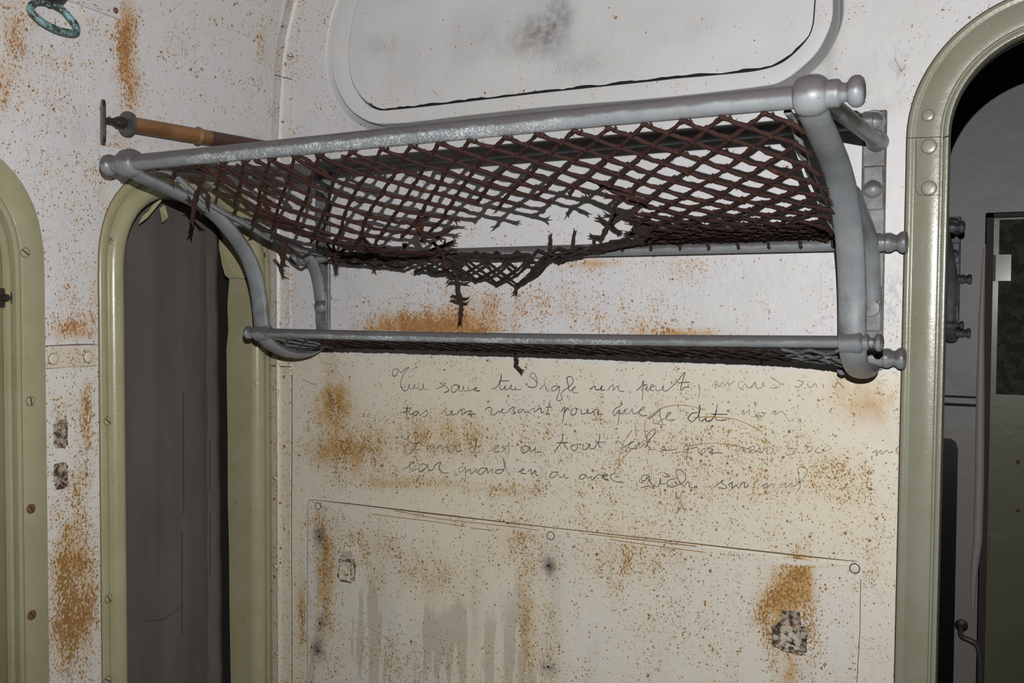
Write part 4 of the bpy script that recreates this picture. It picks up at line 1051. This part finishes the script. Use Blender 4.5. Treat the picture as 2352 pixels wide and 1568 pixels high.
# second rack, same pattern, on the next partition (seen through the doorway)
def copy_tree(o, parent=None):
    c = o.copy(); COL.objects.link(c); c.parent = parent
    for ch in list(o.children): copy_tree(ch, c)
    return c
rack2 = empty('luggage_rack', rack.location+Vector((0, YFAR-D, 0)))
for ch in list(rack.children):
    if 'cord' in ch.name or 'fallen' in ch.name: continue
    copy_tree(ch, rack2)
tag(rack2, 'dark metal luggage rack bracket in the next compartment seen through the doorway', 'luggage rack')

# ---------------------------------------------------------------- wooden blind roller with its key
RX = XC+.034
c0 = onx(292, 284, RX); c1 = Vector((RX, D-.012, onx(570, 334, RX).z)); c1.z += (c1.z-c0.z)*0
ax = (onx(560, 330, RX)-c0).normalized()
roller = empty('blind_roller', c0); tag(roller, 'worn orange brown wooden blind roller rod above the rear window', 'blind roller')
L = (D-.006-c0.y)/ax.y
mb = MB(); mb.tube([c0+ax*L*k/20 for k in range(21)], .0128, 20, jit=.012); mb.build('rod', M['wood'], roller)
mb = MB(); mb.tube([c0+ax*.135, c0+ax*.150, c0+ax*.158], [.006, .016, .0135], 14); mb.build('lump', M['wood'], roller)
mb = MB(); mb.lathe(c0, -ax, [(-.004, .0195), (0, .0200), (.0025, .0195), (.003, .012), (.0035, .004)], 30); mb.build('end_disc', M['washer'], roller)
mb = MB(); mb.lathe(c0, -ax, [(0, .006), (.006, .0065), (.008, .0095), (.018, .0095), (.022, .0075), (.028, .0050), (.043, .0045)], 12); spin = mb.build('spindle', M['bronze'], roller)
kc = onx(237, 279, RX)
mb = MB(); n = 26; hw, hh = .0125, .0345
sh = []
for i in range(n):
    t = 2*math.pi*i/n; cx = hw*math.cos(t); cz = (hh-hw)*(1 if math.sin(t) >= 0 else -1)+hw*math.sin(t); sh.append((cx, cz))
A = Vector((.80, -.45, 0)).normalized(); Bn = Vector((A.y, -A.x, 0))
mb.add([kc+A*x+Vector((0, 0, z))+Bn*.0025 for x, z in sh]+[kc+A*x+Vector((0, 0, z))-Bn*.0025 for x, z in sh], [tuple(range(n)), tuple(range(2*n-1, n-1, -1))]+[(i, (i+1) % n, n+(i+1) % n, n+i) for i in range(n)])
mb.build('winding_key', M['key'], spin, smooth=False, bevel=.0012)

# ---------------------------------------------------------------- verdigris ring at the top left
rc = onx(124, 38, -1.285)
ringo = empty('ring_pull', rc); tag(ringo, 'verdigris oval brass ring hanging high at the top left corner', 'ring')
rp = [(72, 12, -1.286), (70, 22, -1.284), (82, 38, -1.280), (105, 55, -1.276), (135, 69, -1.272), (163, 75, -1.270), (176, 72, -1.270), (174, 58, -1.272), (160, 40, -1.277), (143, 22, -1.281), (120, 10, -1.285), (98, 4, -1.288), (82, 5, -1.288)]
L = catmull([onx(x, y, X) for x, y, X in rp]+[onx(*rp[0])], 5)
mb = MB(); mb.tube(L, .0050, 12, cap=False); mb.build('oval_ring', M['patina'], ringo)
mb = MB(); b = onx(134, 2, -1.296); mb.tube([onx(112, 9, -1.286), onx(126, 3, -1.288), b, onx(140, -10, -1.300)], [.006, .009, .0085, .011], 14)
mb.build('mount', M['bronze'], ringo)

# ---------------------------------------------------------------- next compartment, seen through the doorway
def onfar(px, py, off=0.0):
    v = ray(px, py); p = v*((YFAR-off)/v.y); return Vector((p.x, p.y, p.z+CZ))
dx0 = onfar(2262, 700).x; dzt = onfar(2300, 489).z
mb = MB(); t = .03
mb.box((-1.36, YFAR, 0), (dx0, YFAR+t, CZ+1.0)); mb.box((dx0, YFAR, dzt), (2.52, YFAR+t, CZ+1.0))
mb.box((.62, YFAR, 0), (2.52, YFAR+t, dzt))
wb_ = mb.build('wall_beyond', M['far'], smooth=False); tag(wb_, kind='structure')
mb = MB()   # picture rail and ledge
a = onfar(2185, 373); mb.box((-1.32, YFAR-.004, a.z-.006), (1.5, YFAR+.001, a.z+.006)); mb.build('trim_5', M['far'], smooth=False)
tag(bpy.data.objects['trim_5'], kind='structure')
mb = MB(); a = onfar(2190, 910); b = onfar(2243, 934)
mb.box((a.x-.6, YFAR-.006, b.z), (b.x, YFAR+.001, b.z+.008)); mb.box((a.x-.6, YFAR-.006, a.z-.003), (b.x, YFAR+.001, a.z+.003)); o = mb.build('trim_6', M['seam'], smooth=False); tag(o, kind='structure')
# dark round cornered window in the far wall
mb = MB(); a = onfar(2201, 1008); P = []
xr, zt2 = a.x, a.z
P = [(xr-.5, zt2-1.0), (xr, zt2-1.0), (xr, zt2-.03), (xr-.006, zt2-.010), (xr-.02, zt2), (xr-.5, zt2)]
n = len(P); mb.add([(x, YFAR-.003, z) for x, z in P]+[(x, YFAR+.001, z) for x, z in P], [tuple(range(n)), tuple(range(2*n-1, n-1, -1))]+[(i, (i+1) % n, n+(i+1) % n, n+i) for i in range(n)])
o = mb.build('window_3', M['smoke'], smooth=False); tag(o, 'dark round cornered window low in the far compartment wall', 'window', kind='structure')
# white post beside the far door, bending away low down
mb = MB(); L = [onfar(x, y, .012) for x, y in ((2262, 560), (2259, 620), (2255, 720), (2252, 900), (2250, 1100), (2246, 1240), (2240, 1290), (2236, 1330), (2234, 1400))]
mb.tube(L, [.003, .005, .008, .012, .013, .013, .011, .009, .004], 14); M['post'] = plain('pale_post_paint', (.62, .52, .51), .45)
o = mb.build('door_post', M['post']); tag(o, 'pale pinkish post beside the green door in the next compartment', 'post')
d2 = empty('door_2', Vector((dx0+.3, YFAR+.05, 0))); tag(d2, 'dark green painted door in the next compartment', 'door', kind='structure')
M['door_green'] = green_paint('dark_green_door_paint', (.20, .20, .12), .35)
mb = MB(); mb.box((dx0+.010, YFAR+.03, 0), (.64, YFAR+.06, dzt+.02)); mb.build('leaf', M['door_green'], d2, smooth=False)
mb = MB(); mb.box((dx0-.003, YFAR+.0, 0), (dx0+.019, YFAR+.065, dzt)); mb.box((dx0, YFAR, dzt-.012), (.64, YFAR+.03, dzt+.002)); mb.build('dark_reveal', plain('dark_reveal_paint', (.07, .055, .045), .7), d2, smooth=False)
def glossy_lumpy():
    s = NT('blistered_gloss_glass'); p = s.coord()
    col = s.mix(s.ramp(s.noise(p, 30, 6, .7), .45, .6), (.085, .09, .07), (.16, .16, .125))
    return s.done(col, .22, s.bump(s.noise(p, 75, 4, .6), 1.0, .03), 0, .8)
mb = MB(); a = onfar(2296, 505, -.03); b = onfar(2296, 905, -.03)
mb.box((a.x, YFAR+.026, b.z), (.55, YFAR+.031, a.z)); mb.build('glazed_panel', glossy_lumpy(), d2, smooth=False)
for y0, y1 in ((585, 645), (1230, 1290)):
    mb = MB(); a = onfar(2284 if y0 < 900 else 2270, y0, -.02); b = onfar(2284, y1, -.02)
    mb.tube([(a.x, YFAR+.022, a.z), (a.x, YFAR+.022, b.z)], .006, 12); mb.box((a.x, YFAR+.018, b.z), (a.x+.045, YFAR+.022, a.z)); mb.build('hinge', M['door_green'], d2, smooth=False)
for y in (896, 1061, 1172):
    c = onfar(2338, y, -.03); mb = MB(); mb.lathe((c.x, YFAR+.03, c.z), (0, -1, 0), [(0, .006), (.002, .005), (.0025, .001)], 12); mb.build('rivet', M['screwrust'], d2)
# bent grab handle
h = [onfar(x, y, d) for x, y, d in ((2207, 1440, .004), (2206, 1452, .03), (2210, 1462, .045), (2228, 1470, .05), (2244, 1482, .05), (2251, 1510, .05), (2253, 1560, .05), (2252, 1640, .05))]
M['grab'] = plain('dull_grab_metal', (.17, .16, .145), .4, .4, .3, 120)
gh = empty('grab_handle', h[0]); tag(gh, 'bent dull metal grab handle on the wall beside the far door', 'handle')
mb = MB(); mb.tube(catmull(h, 5), .0075, 12); mb.build('bar', M['grab'], gh)
mb = MB(); c = onfar(2208, 1436); mb.lathe((c.x, YFAR, c.z), (0, -1, 0), [(0, .019), (.005, .018), (.008, .011), (.009, .002)], 24); mb.build('rose', M['bronze'], gh)

# ---------------------------------------------------------------- camera, flash, faint ambient light
cam = bpy.data.cameras.new('camera'); co = bpy.data.objects.new('camera', cam); COL.objects.link(co)
co.matrix_world = Matrix(((RT.x, UP.x, -FW.x, 0), (RT.y, UP.y, -FW.y, 0), (RT.z, UP.z, -FW.z, CZ), (0, 0, 0, 1)))
cam.sensor_width = 36; cam.lens = FPX/2352*36; cam.clip_start = .02
bpy.context.scene.camera = co
la = bpy.data.lights.new('camera_flash', 'SPOT'); la.spot_size = math.radians(104); la.spot_blend = .75; la.shadow_soft_size = .0022; la.energy = 80; la.color = (1.0, .992, .982)
lo = bpy.data.objects.new('camera_flash', la); COL.objects.link(lo)
m = co.matrix_world.to_3x3().to_4x4(); lo.matrix_world = Matrix.Translation(Vector((0, 0, CZ))+UP*.112+RT*.012) @ m @ Matrix.Rotation(math.radians(4), 4, 'X')
w = bpy.data.worlds.new('world'); bpy.context.scene.world = w; w.use_nodes = True
w.node_tree.nodes['Background'].inputs[0].default_value = (.9, .95, 1, 1); w.node_tree.nodes['Background'].inputs[1].default_value = .004
vs_ = bpy.context.scene.view_settings
vs_.view_transform = 'Standard'; vs_.look = 'None'; vs_.gamma = 1; vs_.use_curve_mapping = False; vs_.exposure = 0
